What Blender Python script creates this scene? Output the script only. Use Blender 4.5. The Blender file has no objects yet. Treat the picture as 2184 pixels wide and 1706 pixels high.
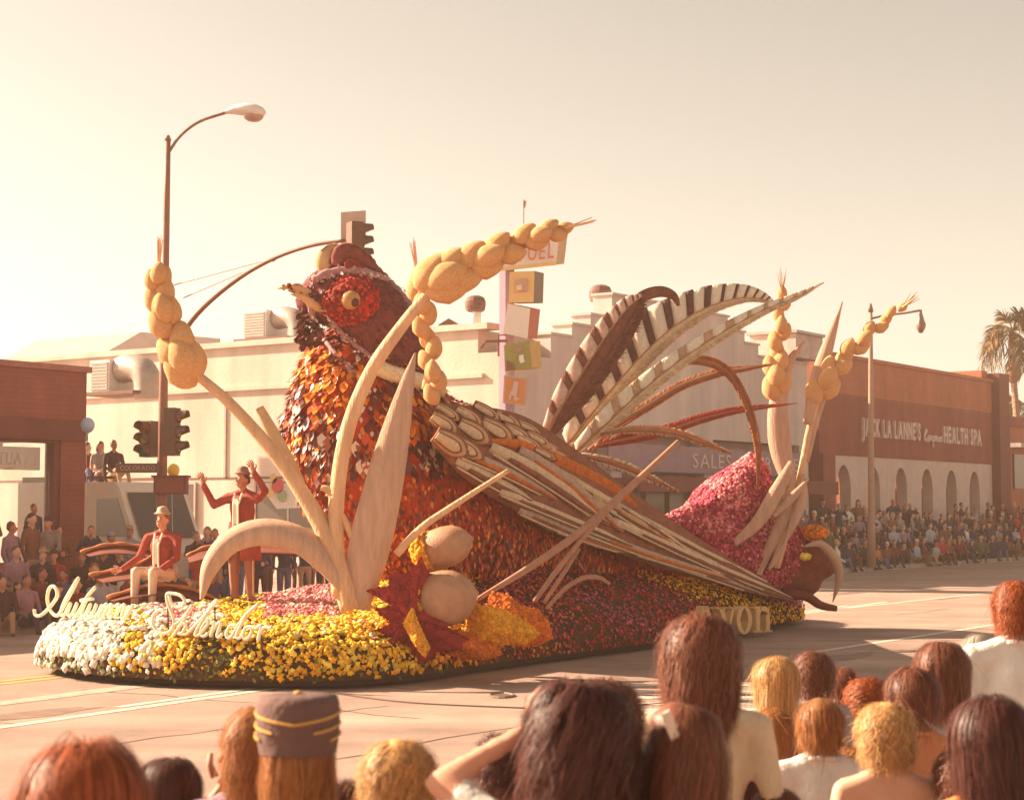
import bpy, bmesh, math, random
import numpy as np
from mathutils import Vector, Matrix

random.seed(7); np.random.seed(7)
SC = bpy.context.scene
COL = SC.collection
# ------------------------------------------------------------------ camera
FPX, CX, CY, HOR = 3734.0, 1092.0, 853.0, 1088.0     # focal length, centre and horizon in a 2184 px wide frame
CAMH = 2.0
PITCH = math.atan((HOR - CY) / FPX)
cam = bpy.data.cameras.new('camera'); camo = bpy.data.objects.new('camera', cam); COL.objects.link(camo)
cam.sensor_width = 36.0; cam.lens = 36.0 * FPX / 2184.0
camo.location = (0, 0, CAMH); camo.rotation_euler = (math.pi / 2 + PITCH, 0, 0)
cam.clip_end = 2000; cam.dof.use_dof = True; cam.dof.focus_distance = 23.0; cam.dof.aperture_fstop = 5.6
SC.camera = camo
# ------------------------------------------------------------------ light
SUN_AZ = Vector((-0.955, 0.30)).normalized(); SUN_EL = math.radians(31)
SUNV = Vector((SUN_AZ.x * math.cos(SUN_EL), SUN_AZ.y * math.cos(SUN_EL), math.sin(SUN_EL)))
w = bpy.data.worlds.new('World'); SC.world = w; w.use_nodes = True
nt = w.node_tree; bg = nt.nodes['Background']
sky = nt.nodes.new('ShaderNodeTexSky'); sky.sky_type = 'NISHITA'; sky.sun_disc = False
sky.sun_elevation = SUN_EL; sky.sun_rotation = math.atan2(SUN_AZ.x, SUN_AZ.y)
sky.air_density = 0.8; sky.dust_density = 1.4; sky.ozone_density = 0.6
bw = nt.nodes.new('ShaderNodeRGBToBW')
sm = nt.nodes.new('ShaderNodeMix'); sm.data_type = 'RGBA'; sm.blend_type = 'MIX'; sm.inputs[0].default_value = 0.86
tint = nt.nodes.new('ShaderNodeMix'); tint.data_type = 'RGBA'; tint.blend_type = 'MULTIPLY'; tint.inputs[0].default_value = 1.0
tint.inputs[7].default_value = (1.0, 0.855, 0.665, 1)          # the old print's warm cast on the hazy sky
nt.links.new(sky.outputs[0], bw.inputs[0]); nt.links.new(sky.outputs[0], sm.inputs[6]); nt.links.new(bw.outputs[0], sm.inputs[7])
nt.links.new(sm.outputs[2], tint.inputs[6]); nt.links.new(tint.outputs[2], bg.inputs[0]); bg.inputs[1].default_value = 0.095
sl = bpy.data.lights.new('sun', 'SUN'); sl.energy = 5.0; sl.angle = math.radians(0.6); sl.color = (1.0, 0.77, 0.54)
so = bpy.data.objects.new('sun', sl); COL.objects.link(so); so.rotation_euler = (-SUNV).to_track_quat('-Z', 'Y').to_euler(); so.location = (-20, 10, 30)
SC.view_settings.view_transform = 'Standard'; SC.view_settings.look = 'None'; SC.view_settings.gamma = 1.0
SC.view_settings.exposure = 1.6
SC.render.engine = 'CYCLES'; SC.render.resolution_x = 1024; SC.render.resolution_y = 799

# ------------------------------------------------------------------ layout helpers
def dp(x, y, Y):
    "point at depth Y that shows at (x, y) of the 2184 px wide layout"
    a = (x - CX) / FPX; b = (CY - y) / FPX
    c, s = math.cos(PITCH), math.sin(PITCH)
    d = Vector((a, c - b * s, s + b * c)); k = Y / d.y
    return Vector((d.x * k, Y, CAMH + d.z * k))
def px(n, Y): return n * Y / FPX
def proj(P):
    P = np.asarray(P, float); c, s = math.cos(PITCH), math.sin(PITCH)
    X = P[..., 0]; Y = P[..., 1]; Z = P[..., 2] - CAMH
    f = Y * c + Z * s; u_ = -Y * s + Z * c
    return CX + FPX * X / f, CY - FPX * u_ / f
U = Vector((0.576, 0.817, 0)).normalized(); V = Vector((-0.817, 0.576, 0)).normalized()
K0 = Vector((-8.5, 29.0, 0)); F0 = Vector((-11.77, 31.3, 0))
def st(t, d, z=0.0): return F0 + U * t + V * d + Vector((0, 0, z))       # street frame: along facade, behind facade, up
def kb(t, d, z=0.0): return K0 + U * t + V * d + Vector((0, 0, z))

# ------------------------------------------------------------------ materials
MATS = {}
def M(name, rgb, rough=0.8, ns=0, na=0.25, bump=0.0, bs=None, island=0.0, spec=0.3, metal=0.0, trans=0.0, rgb2=None, thr=None, stretch=None):
    if name in MATS: return MATS[name]
    m = bpy.data.materials.new(name); m.use_nodes = True; t = m.node_tree; b = t.nodes['Principled BSDF']
    b.inputs['Base Color'].default_value = (*rgb, 1); b.inputs['Roughness'].default_value = rough
    b.inputs['Specular IOR Level'].default_value = spec; b.inputs['Metallic'].default_value = metal
    if trans: b.inputs['Transmission Weight'].default_value = trans
    last = None
    tc = t.nodes.new('ShaderNodeTexCoord'); vec = tc.outputs['Object']
    if stretch:
        mp = t.nodes.new('ShaderNodeMapping'); mp.inputs['Scale'].default_value = stretch; t.links.new(vec, mp.inputs[0]); vec = mp.outputs[0]
    if ns:
        n = t.nodes.new('ShaderNodeTexNoise'); n.inputs['Scale'].default_value = ns; n.inputs['Detail'].default_value = 6; n.inputs['Roughness'].default_value = 0.65
        t.links.new(vec, n.inputs['Vector'])
        r = t.nodes.new('ShaderNodeValToRGB')
        lo, hi = (thr if thr else (0.3, 0.7))
        r.color_ramp.elements[0].position = lo; r.color_ramp.elements[1].position = hi
        c2 = rgb2 if rgb2 else tuple(min(1, c * (1 + na)) for c in rgb)
        c1 = rgb if rgb2 else tuple(c * (1 - na) for c in rgb)
        r.color_ramp.elements[0].color = (*c1, 1); r.color_ramp.elements[1].color = (*c2, 1)
        t.links.new(n.outputs['Fac'], r.inputs[0]); last = r.outputs[0]
    if island:
        g = t.nodes.new('ShaderNodeNewGeometry'); hs = t.nodes.new('ShaderNodeHueSaturation')
        mr = t.nodes.new('ShaderNodeMapRange'); mr.inputs['To Min'].default_value = 1 - island; mr.inputs['To Max'].default_value = 1 + island
        t.links.new(g.outputs['Random Per Island'], mr.inputs['Value']); t.links.new(mr.outputs[0], hs.inputs['Value'])
        if last: t.links.new(last, hs.inputs['Color'])
        else: hs.inputs['Color'].default_value = (*rgb, 1)
        last = hs.outputs[0]
    if last: t.links.new(last, b.inputs['Base Color'])
    if bump:
        n2 = t.nodes.new('ShaderNodeTexNoise'); n2.inputs['Scale'].default_value = bs or ns * 4 or 20; n2.inputs['Detail'].default_value = 5
        t.links.new(vec, n2.inputs['Vector'])
        bp = t.nodes.new('ShaderNodeBump'); bp.inputs['Strength'].default_value = bump; bp.inputs['Distance'].default_value = 0.03
        t.links.new(n2.outputs['Fac'], bp.inputs['Height']); t.links.new(bp.outputs[0], b.inputs['Normal'])
    MATS[name] = m; return m

# ------------------------------------------------------------------ object helpers
def tag(o, label=None, cat=None, group=None, kind=None):
    if label: o['label'] = label
    if cat: o['category'] = cat
    if group: o['group'] = group
    if kind: o['kind'] = kind
    return o
def thing(name, loc, label, cat, group=None):
    o = bpy.data.objects.new(name, None); COL.objects.link(o); o.location = loc; o.empty_display_size = 0.1
    return tag(o, label, cat, group)
def org(p):
    v = Vector((0, 0, 0))
    while p is not None: v += p.location; p = p.parent
    return v
def mk_mesh(name, verts, faces, mats, fm=None, smooth=False):
    me = bpy.data.meshes.new(name)
    verts = np.asarray(verts, dtype=np.float32).reshape(-1, 3)
    if isinstance(faces, np.ndarray):
        n, k = faces.shape
        me.vertices.add(len(verts)); me.vertices.foreach_set('co', verts.ravel())
        me.loops.add(n * k); me.loops.foreach_set('vertex_index', faces.astype(np.int32).ravel())
        me.polygons.add(n); me.polygons.foreach_set('loop_start', np.arange(0, n * k, k, dtype=np.int32))
        me.update(calc_edges=True)
    else:
        me.from_pydata(verts.tolist(), [], faces)
    for m in (mats if isinstance(mats, (list, tuple)) else [mats]): me.materials.append(m)
    if fm is not None: me.polygons.foreach_set('material_index', np.asarray(fm, dtype=np.int32))
    if smooth: me.polygons.foreach_set('use_smooth', np.ones(len(me.polygons), dtype=bool))
    me.validate(); me.update()
    return me
def add(name, me, parent=None, loc=(0, 0, 0), rot=None, scale=None):
    o = bpy.data.objects.new(name, me); COL.objects.link(o); o.parent = parent; o.location = loc
    if rot is not None:
        o.rotation_mode = 'QUATERNION'; o.rotation_quaternion = rot
    if scale is not None: o.scale = scale if hasattr(scale, '__len__') else (scale,) * 3
    return o
def part(name, verts, faces, mats, parent=None, fm=None, smooth=False, kind=None):
    v = np.asarray([tuple(p) for p in verts] if not isinstance(verts, np.ndarray) else verts, dtype=float).reshape(-1, 3)
    if parent is None:
        base = np.array([(v[:, 0].min() + v[:, 0].max()) / 2, (v[:, 1].min() + v[:, 1].max()) / 2, v[:, 2].min()])
        o = add(name, mk_mesh(name, v - base, faces, mats, fm, smooth), None, base)
    else:
        b = np.array(org(parent)); o = add(name, mk_mesh(name, v - b, faces, mats, fm, smooth), parent)
    if kind: o['kind'] = kind
    return o
class G:
    "collects pieces of ONE part"
    def __init__(s): s.v = []; s.f = []; s.m = []
    def put(s, verts, faces, mi=0):
        b = len(s.v); s.v += [tuple(p) for p in verts]; s.f += [tuple(i + b for i in q) for q in faces]; s.m += [mi] * len(faces); return s
    def box8(s, c, mi=0):
        return s.put(c, [(0, 3, 2, 1), (4, 5, 6, 7), (0, 1, 5, 4), (1, 2, 6, 5), (2, 3, 7, 6), (3, 0, 4, 7)], mi)
    def sbox(s, t0, t1, d0, d1, z0, z1, mi=0, fr=st):
        return s.box8([fr(t0, d0, z0), fr(t1, d0, z0), fr(t1, d1, z0), fr(t0, d1, z0), fr(t0, d0, z1), fr(t1, d0, z1), fr(t1, d1, z1), fr(t0, d1, z1)], mi)
    def obox(s, c, ax, ay, az, mi=0):
        c = Vector(c); ax, ay, az = Vector(ax), Vector(ay), Vector(az)
        return s.box8([c - ax - ay - az, c + ax - ay - az, c + ax + ay - az, c - ax + ay - az, c - ax - ay + az, c + ax - ay + az, c + ax + ay + az, c - ax + ay + az], mi)
    def tube(s, pts, rad, n=8, mi=0, cap=True):
        v, f = tube_geo(pts, rad, n, cap); return s.put(v, f, mi)
    def out(s, name, mats, parent=None, smooth=False, kind=None):
        return part(name, s.v, s.f, mats, parent, s.m if isinstance(mats, (list, tuple)) else None, smooth, kind)
def tube_geo(pts, rad, n=8, cap=True):
    pts = [Vector(p) for p in pts]; N = len(pts)
    if not hasattr(rad, '__len__'): rad = [rad] * N
    vs, fs = [], []; ref = None
    for i, p in enumerate(pts):
        t = (pts[min(i + 1, N - 1)] - pts[max(i - 1, 0)]).normalized()
        if ref is None: ref = t.orthogonal().normalized()
        ref = (ref - t * ref.dot(t)).normalized(); b = t.cross(ref)
        for k in range(n):
            a = 2 * math.pi * k / n; vs.append(p + (ref * math.cos(a) + b * math.sin(a)) * rad[i])
    for i in range(N - 1):
        for k in range(n):
            fs.append((i * n + k, i * n + (k + 1) % n, (i + 1) * n + (k + 1) % n, (i + 1) * n + k))
    if cap: fs.append(tuple(range(n))[::-1]); fs.append(tuple((N - 1) * n + k for k in range(n)))
    return vs, fs
def spline(pts, n=8):
    "Catmull-Rom through points (tuples of any length)"
    P = [np.array(p, float) for p in pts]; P = [2 * P[0] - P[1]] + P + [2 * P[-1] - P[-2]]; out = []
    for i in range(1, len(P) - 2):
        for k in range(n):
            t = k / n; a, b, c, d = P[i - 1], P[i], P[i + 1], P[i + 2]
            out.append(0.5 * (2 * b + (c - a) * t + (2 * a - 5 * b + 4 * c - d) * t * t + (3 * b - a - 3 * c + d) * t ** 3))
    out.append(P[-2]); return out
def ico(sub=1):
    bm = bmesh.new(); bmesh.ops.create_icosphere(bm, subdivisions=sub, radius=1)
    v = np.array([q.co[:] for q in bm.verts]); f = np.array([[q.index for q in p.verts] for p in bm.faces]); bm.free(); return v, f
ICO1, ICO2, ICO3 = ico(1), ico(2), ico(3)
def remesh(verts, faces, voxel, smooth_it=4):
    me = mk_mesh('tmp', verts, np.asarray(faces), [])
    o = bpy.data.objects.new('tmp', me); COL.objects.link(o)
    r = o.modifiers.new('r', 'REMESH'); r.mode = 'VOXEL'; r.voxel_size = voxel; r.adaptivity = voxel * 0.2
    if smooth_it:
        s = o.modifiers.new('s', 'SMOOTH'); s.factor = 0.5; s.iterations = smooth_it
    dg = bpy.context.evaluated_depsgraph_get(); dg.update()
    m2 = bpy.data.meshes.new_from_object(o.evaluated_get(dg))
    bpy.data.objects.remove(o); bpy.data.meshes.remove(me); return m2
def balls(chains, step=0.4):
    "chains: (points, radii, label); radii scalar or (rx,ry,rz) -> dense ellipsoid centres, radii, labels"
    C, R, L = [], [], []
    for pts, rad, lab in chains:
        pts = [np.array(p, float) for p in pts]
        rad = [np.array(r if hasattr(r, '__len__') else (r, r, r), float) for r in rad]
        if len(pts) == 1: C.append(pts[0]); R.append(rad[0]); L.append(lab); continue
        for i in range(len(pts) - 1):
            d = np.linalg.norm(pts[i + 1] - pts[i]); n = max(1, int(math.ceil(d / (step * min(rad[i].min(), rad[i + 1].min()) + 1e-6)))); n = min(n, 14)
            for k in range(n + (i == len(pts) - 2)):
                t = k / n; C.append(pts[i] * (1 - t) + pts[i + 1] * t); R.append(rad[i] * (1 - t) + rad[i + 1] * t); L.append(lab)
    return np.array(C), np.array(R), np.array(L)
def blob_mesh(chains, voxel, smooth_it=3, step=0.4, base=ICO1):
    C, R, L = balls(chains, step); v, f = base
    vs = (v[None] * R[:, None] + C[:, None]).reshape(-1, 3); fs = (f[None] + (np.arange(len(C)) * len(v))[:, None, None]).reshape(-1, 3)
    me = remesh(vs, fs, voxel, smooth_it)
    n = len(me.polygons); cen = np.empty(n * 3, dtype=np.float32); me.polygons.foreach_get('center', cen); cen = cen.reshape(-1, 3)
    lab = np.empty(n, dtype=np.int32)
    for a in range(0, n, 4000):
        d = np.linalg.norm((cen[a:a + 4000, None] - C[None]) / R[None], axis=2); lab[a:a + 4000] = L[d.argmin(1)]
    me.polygons.foreach_set('material_index', lab); me.polygons.foreach_set('use_smooth', np.ones(n, dtype=bool)); me.update()
    return me
def mesh_tris(me):
    me.calc_loop_triangles(); n = len(me.loop_triangles)
    t = np.empty(n * 3, dtype=np.int32); me.loop_triangles.foreach_get('vertices', t)
    v = np.empty(len(me.vertices) * 3, dtype=np.float32); me.vertices.foreach_get('co', v)
    return v.reshape(-1, 3).astype(float), t.reshape(-1, 3)
def sample(me, n, rng=np.random):
    v, t = mesh_tris(me); a, b, c = v[t[:, 0]], v[t[:, 1]], v[t[:, 2]]
    nr = np.cross(b - a, c - a); ar = np.linalg.norm(nr, axis=1); nr /= (ar[:, None] + 1e-12)
    i = rng.choice(len(t), n, p=ar / ar.sum()); r1 = np.sqrt(rng.rand(n))[:, None]; r2 = rng.rand(n)[:, None]
    return (1 - r1) * a[i] + r1 * (1 - r2) * b[i] + r1 * r2 * c[i], nr[i]
def frames(nrm, direc=None, rng=np.random):
    "rows x (side), y (along), z (normal)"
    n = nrm / np.linalg.norm(nrm, axis=1)[:, None]
    d = rng.randn(*n.shape) if direc is None else np.broadcast_to(direc, n.shape) + 0.0
    y = d - n * (d * n).sum(1)[:, None]; y /= np.linalg.norm(y, axis=1)[:, None] + 1e-9; x = np.cross(y, n)
    return x, y, n
def scatter(tv, tf, P, F, S):
    x, y, z = F; S = np.asarray(S)
    if S.ndim == 1: S = np.repeat(S[:, None], 3, 1)
    vs = P[:, None] + x[:, None] * (tv[None, :, :1] * S[:, None, :1]) + y[:, None] * (tv[None, :, 1:2] * S[:, None, 1:2]) + z[:, None] * (tv[None, :, 2:3] * S[:, None, 2:3])
    fs = (tf[None] + (np.arange(len(P)) * len(tv))[:, None, None])
    return vs.reshape(-1, 3), fs.reshape(-1, tf.shape[1])
def pom_template(k=8):
    v = [(0, 0, 0.75)]; f = []
    for i in range(k): a = 2 * math.pi * i / k; v.append((0.55 * math.cos(a), 0.55 * math.sin(a), 0.62 + 0.10 * (i % 2)))
    for i in range(k): a = 2 * math.pi * (i + .5) / k; r = 1.05 if i % 2 else 0.62; v.append((r * math.cos(a), r * math.sin(a), 0.0 + 0.32 * (i % 2) + .06 * (i % 3)))
    for i in range(k):
        j = (i + 1) % k; f += [(0, 1 + i, 1 + j), (1 + i, 1 + k + i, 1 + j), (1 + j, 1 + k + i, 1 + k + j)]
    return np.array(v), np.array(f)
POM = pom_template()
LEAF = (np.array([(0, 0, 0), (-.32, .35, .10), (.32, .35, .10), (0, .4, .02), (-.25, .75, .14), (.25, .75, .14), (0, 1.1, .25)], float),
        np.array([(0, 3, 1), (0, 2, 3), (1, 3, 4), (3, 2, 5), (3, 6, 4), (3, 5, 6)]))
def ellip(c, ax, ay, az, base=ICO2):
    v, f = base; ax, ay, az = np.array(ax), np.array(ay), np.array(az)
    return np.array(c) + v[:, :1] * ax + v[:, 1:2] * ay + v[:, 2:] * az, f
def blade(name, pts, wid, mats, parent, th=0.02, fold=0.25, n=6, tilt=0.0, fm=None, asym=(1, 1), jag=0.0):
    "leaf or feather: pts (x,y,Y) layout points, wid px half widths per point; real thickness, folded along the spine"
    q = spline([(*p, ww) for p, ww in zip(pts, wid)], n); P = [dp(*r[:3]) for r in q]; W = [px(r[3], r[2]) for r in q]
    N = len(P); vs = []; fs = []; A = (-1, -.5, 0, .5, 1)
    for i in range(N):
        t = (P[min(i + 1, N - 1)] - P[max(i - 1, 0)]).normalized(); view = (P[i] - Vector((0, 0, CAMH))).normalized()
        wv = t.cross(view).normalized(); nn = wv.cross(t).normalized()
        if nn.dot(view) > 0: nn = -nn
        wv = (wv * math.cos(tilt) + nn * math.sin(tilt)); nn = t.cross(wv); nn = -nn if nn.dot(view) > 0 else nn
        for side in (0, 1):
            for a in A:
                ww = W[i] * (asym[0] if a < 0 else asym[1]) * (1 + (jag * (random.random() - .5) if abs(a) == 1 else 0))
                vs.append(P[i] + wv * a * ww + nn * (-abs(a) * fold * W[i] - side * th))
    m = 10
    for i in range(N - 1):
        for k in range(4):
            fs.append((i * m + k, i * m + k + 1, (i + 1) * m + k + 1, (i + 1) * m + k))
            fs.append((i * m + 5 + k + 1, i * m + 5 + k, (i + 1) * m + 5 + k, (i + 1) * m + 5 + k + 1))
        for k, k2 in ((0, 5), (9, 4)):
            fs.append((i * m + k2, i * m + k, (i + 1) * m + k, (i + 1) * m + k2))
    for i in (0, N - 1):
        for k in range(4): fs.append((i * m + k, i * m + 5 + k, i * m + 5 + k + 1, i * m + k + 1))
    return part(name, vs, fs, mats, parent, None, True)
def stem(name, pts, rpx, mat_, parent, n=8, sides=8):
    q = spline([(*p, r) for p, r in zip(pts, rpx)], n); v, f = tube_geo([dp(*r[:3]) for r in q], [px(r[3], r[2]) for r in q], sides)
    return part(name, v, f, mat_, parent, None, True)
def glyph(ch, ext, bold=0.0):
    cu = bpy.data.curves.new('g', 'FONT'); cu.body = ch; cu.extrude = ext; cu.offset = bold; cu.resolution_u = 3
    o = bpy.data.objects.new('g', cu); COL.objects.link(o); dg = bpy.context.evaluated_depsgraph_get(); dg.update()
    me = bpy.data.meshes.new_from_object(o.evaluated_get(dg)); bpy.data.objects.remove(o); bpy.data.curves.remove(cu)
    v = np.array([q.co[:] for q in me.vertices]) if len(me.vertices) else np.zeros((0, 3)); f = [tuple(p.vertices) for p in me.polygons]; bpy.data.meshes.remove(me); return v, f
def text_line(body, origin, xd, up, height, width, mat_, parent, ext=0.03, bold=0.015, gap=0.12, mirror=False):
    "each letter a part of its own"
    xd, up = Vector(xd).normalized(), Vector(up).normalized(); nd = xd.cross(up)
    gl = []; x = 0
    for ch in body:
        if ch == ' ': x += 0.38; continue
        v, f = glyph(ch, ext, bold); a, b = v[:, 0].min(), v[:, 0].max(); v = v.copy(); v[:, 0] += x - a; x += (b - a) + gap; gl.append((ch, v, f))
    tot = x - gap; kx = width / tot; ky = height / 0.70
    for ch, v, f in gl:
        xx = v[:, 0] * kx
        if mirror: xx = width - xx
        P = [Vector(origin) + xd * float(a) + up * float(b) * ky + nd * float(c) for a, b, c in zip(xx, v[:, 1], v[:, 2])]
        part('letter', P, f, mat_, parent)

# ================================================================== ground, road, pavements
asphalt = M('asphalt', (0.37, 0.25, 0.205), 0.92, 0.8, 0.22, 0.5, 70)
def road_mat():
    m = asphalt; t = m.node_tree; b = t.nodes['Principled BSDF']; src = b.inputs['Base Color'].links[0].from_socket
    tc = t.nodes.new('ShaderNodeTexCoord'); n = t.nodes.new('ShaderNodeTexNoise'); n.inputs['Scale'].default_value = 90; n.inputs['Detail'].default_value = 3
    mp = t.nodes.new('ShaderNodeMapping'); mp.inputs['Rotation'].default_value = (0, 0, -math.atan2(U.y, U.x)); mp.inputs['Scale'].default_value = (0.05, 0.9, 1)
    n2 = t.nodes.new('ShaderNodeTexNoise'); n2.inputs['Scale'].default_value = 1.0; n2.inputs['Detail'].default_value = 5   # tyre-worn lengthwise streaks
    t.links.new(tc.outputs['Object'], n.inputs['Vector']); t.links.new(tc.outputs['Object'], mp.inputs[0]); t.links.new(mp.outputs[0], n2.inputs['Vector'])
    for nn, lo, hi in ((n, .82, 1.15), (n2, .80, 1.2)):
        mr = t.nodes.new('ShaderNodeMapRange'); mr.inputs['From Min'].default_value = .3; mr.inputs['From Max'].default_value = .7; mr.inputs['To Min'].default_value = lo; mr.inputs['To Max'].default_value = hi
        mx = t.nodes.new('ShaderNodeVectorMath'); mx.operation = 'SCALE'
        t.links.new(nn.outputs['Fac'], mr.inputs[0]); t.links.new(src, mx.inputs[0]); t.links.new(mr.outputs[0], mx.inputs['Scale']); src = mx.outputs[0]
    t.links.new(src, b.inputs['Base Color'])
road_mat()
concrete = M('pavement_concrete', (0.36, 0.28, 0.23), 0.9, 2.0, 0.15, 0.2, 40)
paint = M('road_paint_white', (0.58, 0.50, 0.42), 0.85, 9, 0.35, 0.1, 60)
paint_y = M('road_paint_yellow', (0.50, 0.33, 0.10), 0.85, 9, 0.35)
tar = M('tar', (0.10, 0.06, 0.05), 0.6)
tag(part('ground', [(-420, -60, -0.02), (420, -60, -0.02), (420, 760, -0.02), (-420, 760, -0.02)], [(0, 1, 2, 3)], M('earth', (0.2, 0.14, 0.1), 0.95, 0.4)), kind='structure')
tag(part('road', [(-80, -12, 0), (140, -12, 0), (160, 170, 0), (-80, 170, 0)], [(0, 1, 2, 3)], asphalt), kind='structure')
def slab(t0, t1, d0, d1, name):
    g = G(); g.sbox(t0, t1, d0 + .18, d1, -.01, .14, 0, kb); o = g.out(name, concrete); tag(o, kind='structure')
    k = G(); k.sbox(t0, t1, d0, d0 + .178, -.01, .135, 0, kb); k.out('kerb', M('kerb_concrete', (0.40, 0.32, 0.27), 0.9, 3, .2), o)
    for i in range(int((t1 - t0) / 1.5)):                                    # paving flags with open joints
        a = t0 + i * 1.5
        if kb(a, 0).x > 24 or kb(a, 0).x < -14: continue
        for j in range(2):
            f = G(); f.sbox(a + .02, a + 1.48, d0 + .2 + j * 1.5, d0 + 1.68 + j * 1.5, .14, .150, 0, kb); f.out('paving_flag', concrete, o)
slab(-14, 4.4, 0, 5.2, 'pavement'); slab(19.0, 62, 0, 5.2, 'pavement')
slab(70, 110, 0, 5.2, 'pavement')
def gp(x, y, z=0.0):
    Y = 22.0
    for _ in range(40):
        p = dp(x, y, Y); Y *= (CAMH - z) / max(1e-3, CAMH - p.z)
    return dp(x, y, Y)
def stripe(p, q, w_, name='lane_line', mat_=paint, z=.004, lab='white painted line'):
    p, q = Vector(p), Vector(q); d = (q - p).normalized(); n = Vector((-d.y, d.x, 0)) * w_ / 2; up = Vector((0, 0, z))
    K = max(2, int((q - p).length / .5)); vs = []; fs = []
    for i in range(K + 1):
        c = p.lerp(q, i / K) + up; a = 1 + .12 * (random.random() - .5); vs += [c + n * a, c - n * a]
    for i in range(K): fs.append((2 * i, 2 * i + 1, 2 * i + 3, 2 * i + 2))
    o = part(name, vs, fs, mat_); return tag(o, kind='structure')
a = gp(0, 1551); b = gp(530, 1476); dd = (b - a).normalized()
stripe(a - dd * 8, b + dd * 22, .15)
a2 = gp(250, 1508); stripe(a2, a2 + dd * 22, .13); a3 = gp(0, 1500); stripe(a3 - dd * 4, a3 + dd * 5, .32, mat_=M('old_paint', (.42, .34, .28), .9, 6, .3))
a4 = gp(0, 1459); stripe(a4 - dd * 6, a4 + dd * 5, .14, mat_=paint_y); a4 = gp(0, 1453); stripe(a4 - dd * 6, a4 + dd * 5, .14, mat_=paint_y)
for i in range(7):                                                          # zebra bars glimpsed between the heads
    c = gp(1318 + i * 9, 1462 + i * 13); stripe(c, c + Vector((1.5, 0.05, 0)), .22, 'crosswalk_bar', z=.005)
for y, x0, x1 in ((1212, 1800, 2184), (1302, 1760, 2100), (1390, 1740, 1960)):
    c = gp(x0, y); stripe(c, c + U * 18, .14)
rr_ = random.Random(4)
for k in range(16):                                                         # cracks and oil stains in the asphalt
    x, y = rr_.choice([(rr_.uniform(0, 900), rr_.uniform(1455, 1640)), (rr_.uniform(1650, 2184), rr_.uniform(1225, 1420))]); p = gp(x, y); dirc = U if rr_.random() < .6 else V; L_ = rr_.uniform(1.5, 5); P3 = [p + dirc * L_ * i / 9 + Vector((rr_.gauss(0, .05), rr_.gauss(0, .05), .002)) for i in range(10)]
    if k < 10:
        g = G(); vs = []
        for i, c in enumerate(P3): w_ = .010 + .008 * rr_.random(); n_ = dirc.cross(Vector((0, 0, 1))) * w_; vs += [c + n_, c - n_]
        g.put(vs, [(2 * i, 2 * i + 1, 2 * i + 3, 2 * i + 2) for i in range(9)]); tag(g.out('road_crack', tar), kind='structure')
    else:
        a_ = [p + (U * math.cos(i / 12 * 6.283) * rr_.uniform(.4, 1.3) + V * math.sin(i / 12 * 6.283) * rr_.uniform(.15, .3)) + Vector((0, 0, .003)) for i in range(12)]
        g = G(); g.put(a_, [tuple(range(12))]); tag(g.out('oil_stain', M('oil', (.24, .15, .12), .7, 4, .3)), kind='structure')
q = spline([(700, 1478), (860, 1498), (1050, 1508), (1230, 1512), (1420, 1500)], 8)
g = G(); g.tube([gp(x, y) + Vector((0, 0, .003)) for x, y in q], .012, 5); tag(g.out('tar_seam', tar), kind='structure')
q = [gp(1070 + 26 * math.cos(k / 14 * 6.283), 1484 + 5 * math.sin(k / 14 * 6.283)) + Vector((0, 0, .006)) for k in range(14)]
mh = thing('manhole_cover', gp(1070, 1484), 'dark round manhole cover set in the road in front of the float', 'manhole cover')
part('lid', q, [tuple(range(14))], M('cast_iron', (.14, .09, .07), .6, 30, .3), mh)
g = G(); g.tube([p - Vector((0, 0, .004)) for p in q + [q[0], q[1]]], .02, 5); g.out('rim', M('cast_iron_rim', (.2, .14, .11), .6), mh)

# ================================================================== buildings
cream = M('cream_stucco', (0.66, 0.53, 0.45), 0.9, 0.5, 0.10, 0.25, 12)
cream2 = M('grey_stucco', (0.60, 0.50, 0.47), 0.9, 1.1, 0.07, 0.12, 30)
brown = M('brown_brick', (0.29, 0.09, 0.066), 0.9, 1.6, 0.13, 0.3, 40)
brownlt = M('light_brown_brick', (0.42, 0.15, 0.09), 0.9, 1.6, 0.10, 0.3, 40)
darkbr = M('dark_brown_trim', (0.20, 0.06, 0.05), 0.8, 3, 0.1)
glassd = M('dark_glass', (0.10, 0.07, 0.06), 0.15, 0, spec=0.6)
metal = M('galvanised', (0.42, 0.34, 0.30), 0.5, 4, 0.15, metal=0.3)
metald = M('rusty_metal', (0.17, 0.075, 0.055), 0.65, 6, 0.25)
white = M('white_paint', (0.80, 0.76, 0.72), 0.6, 5, 0.05)
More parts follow.
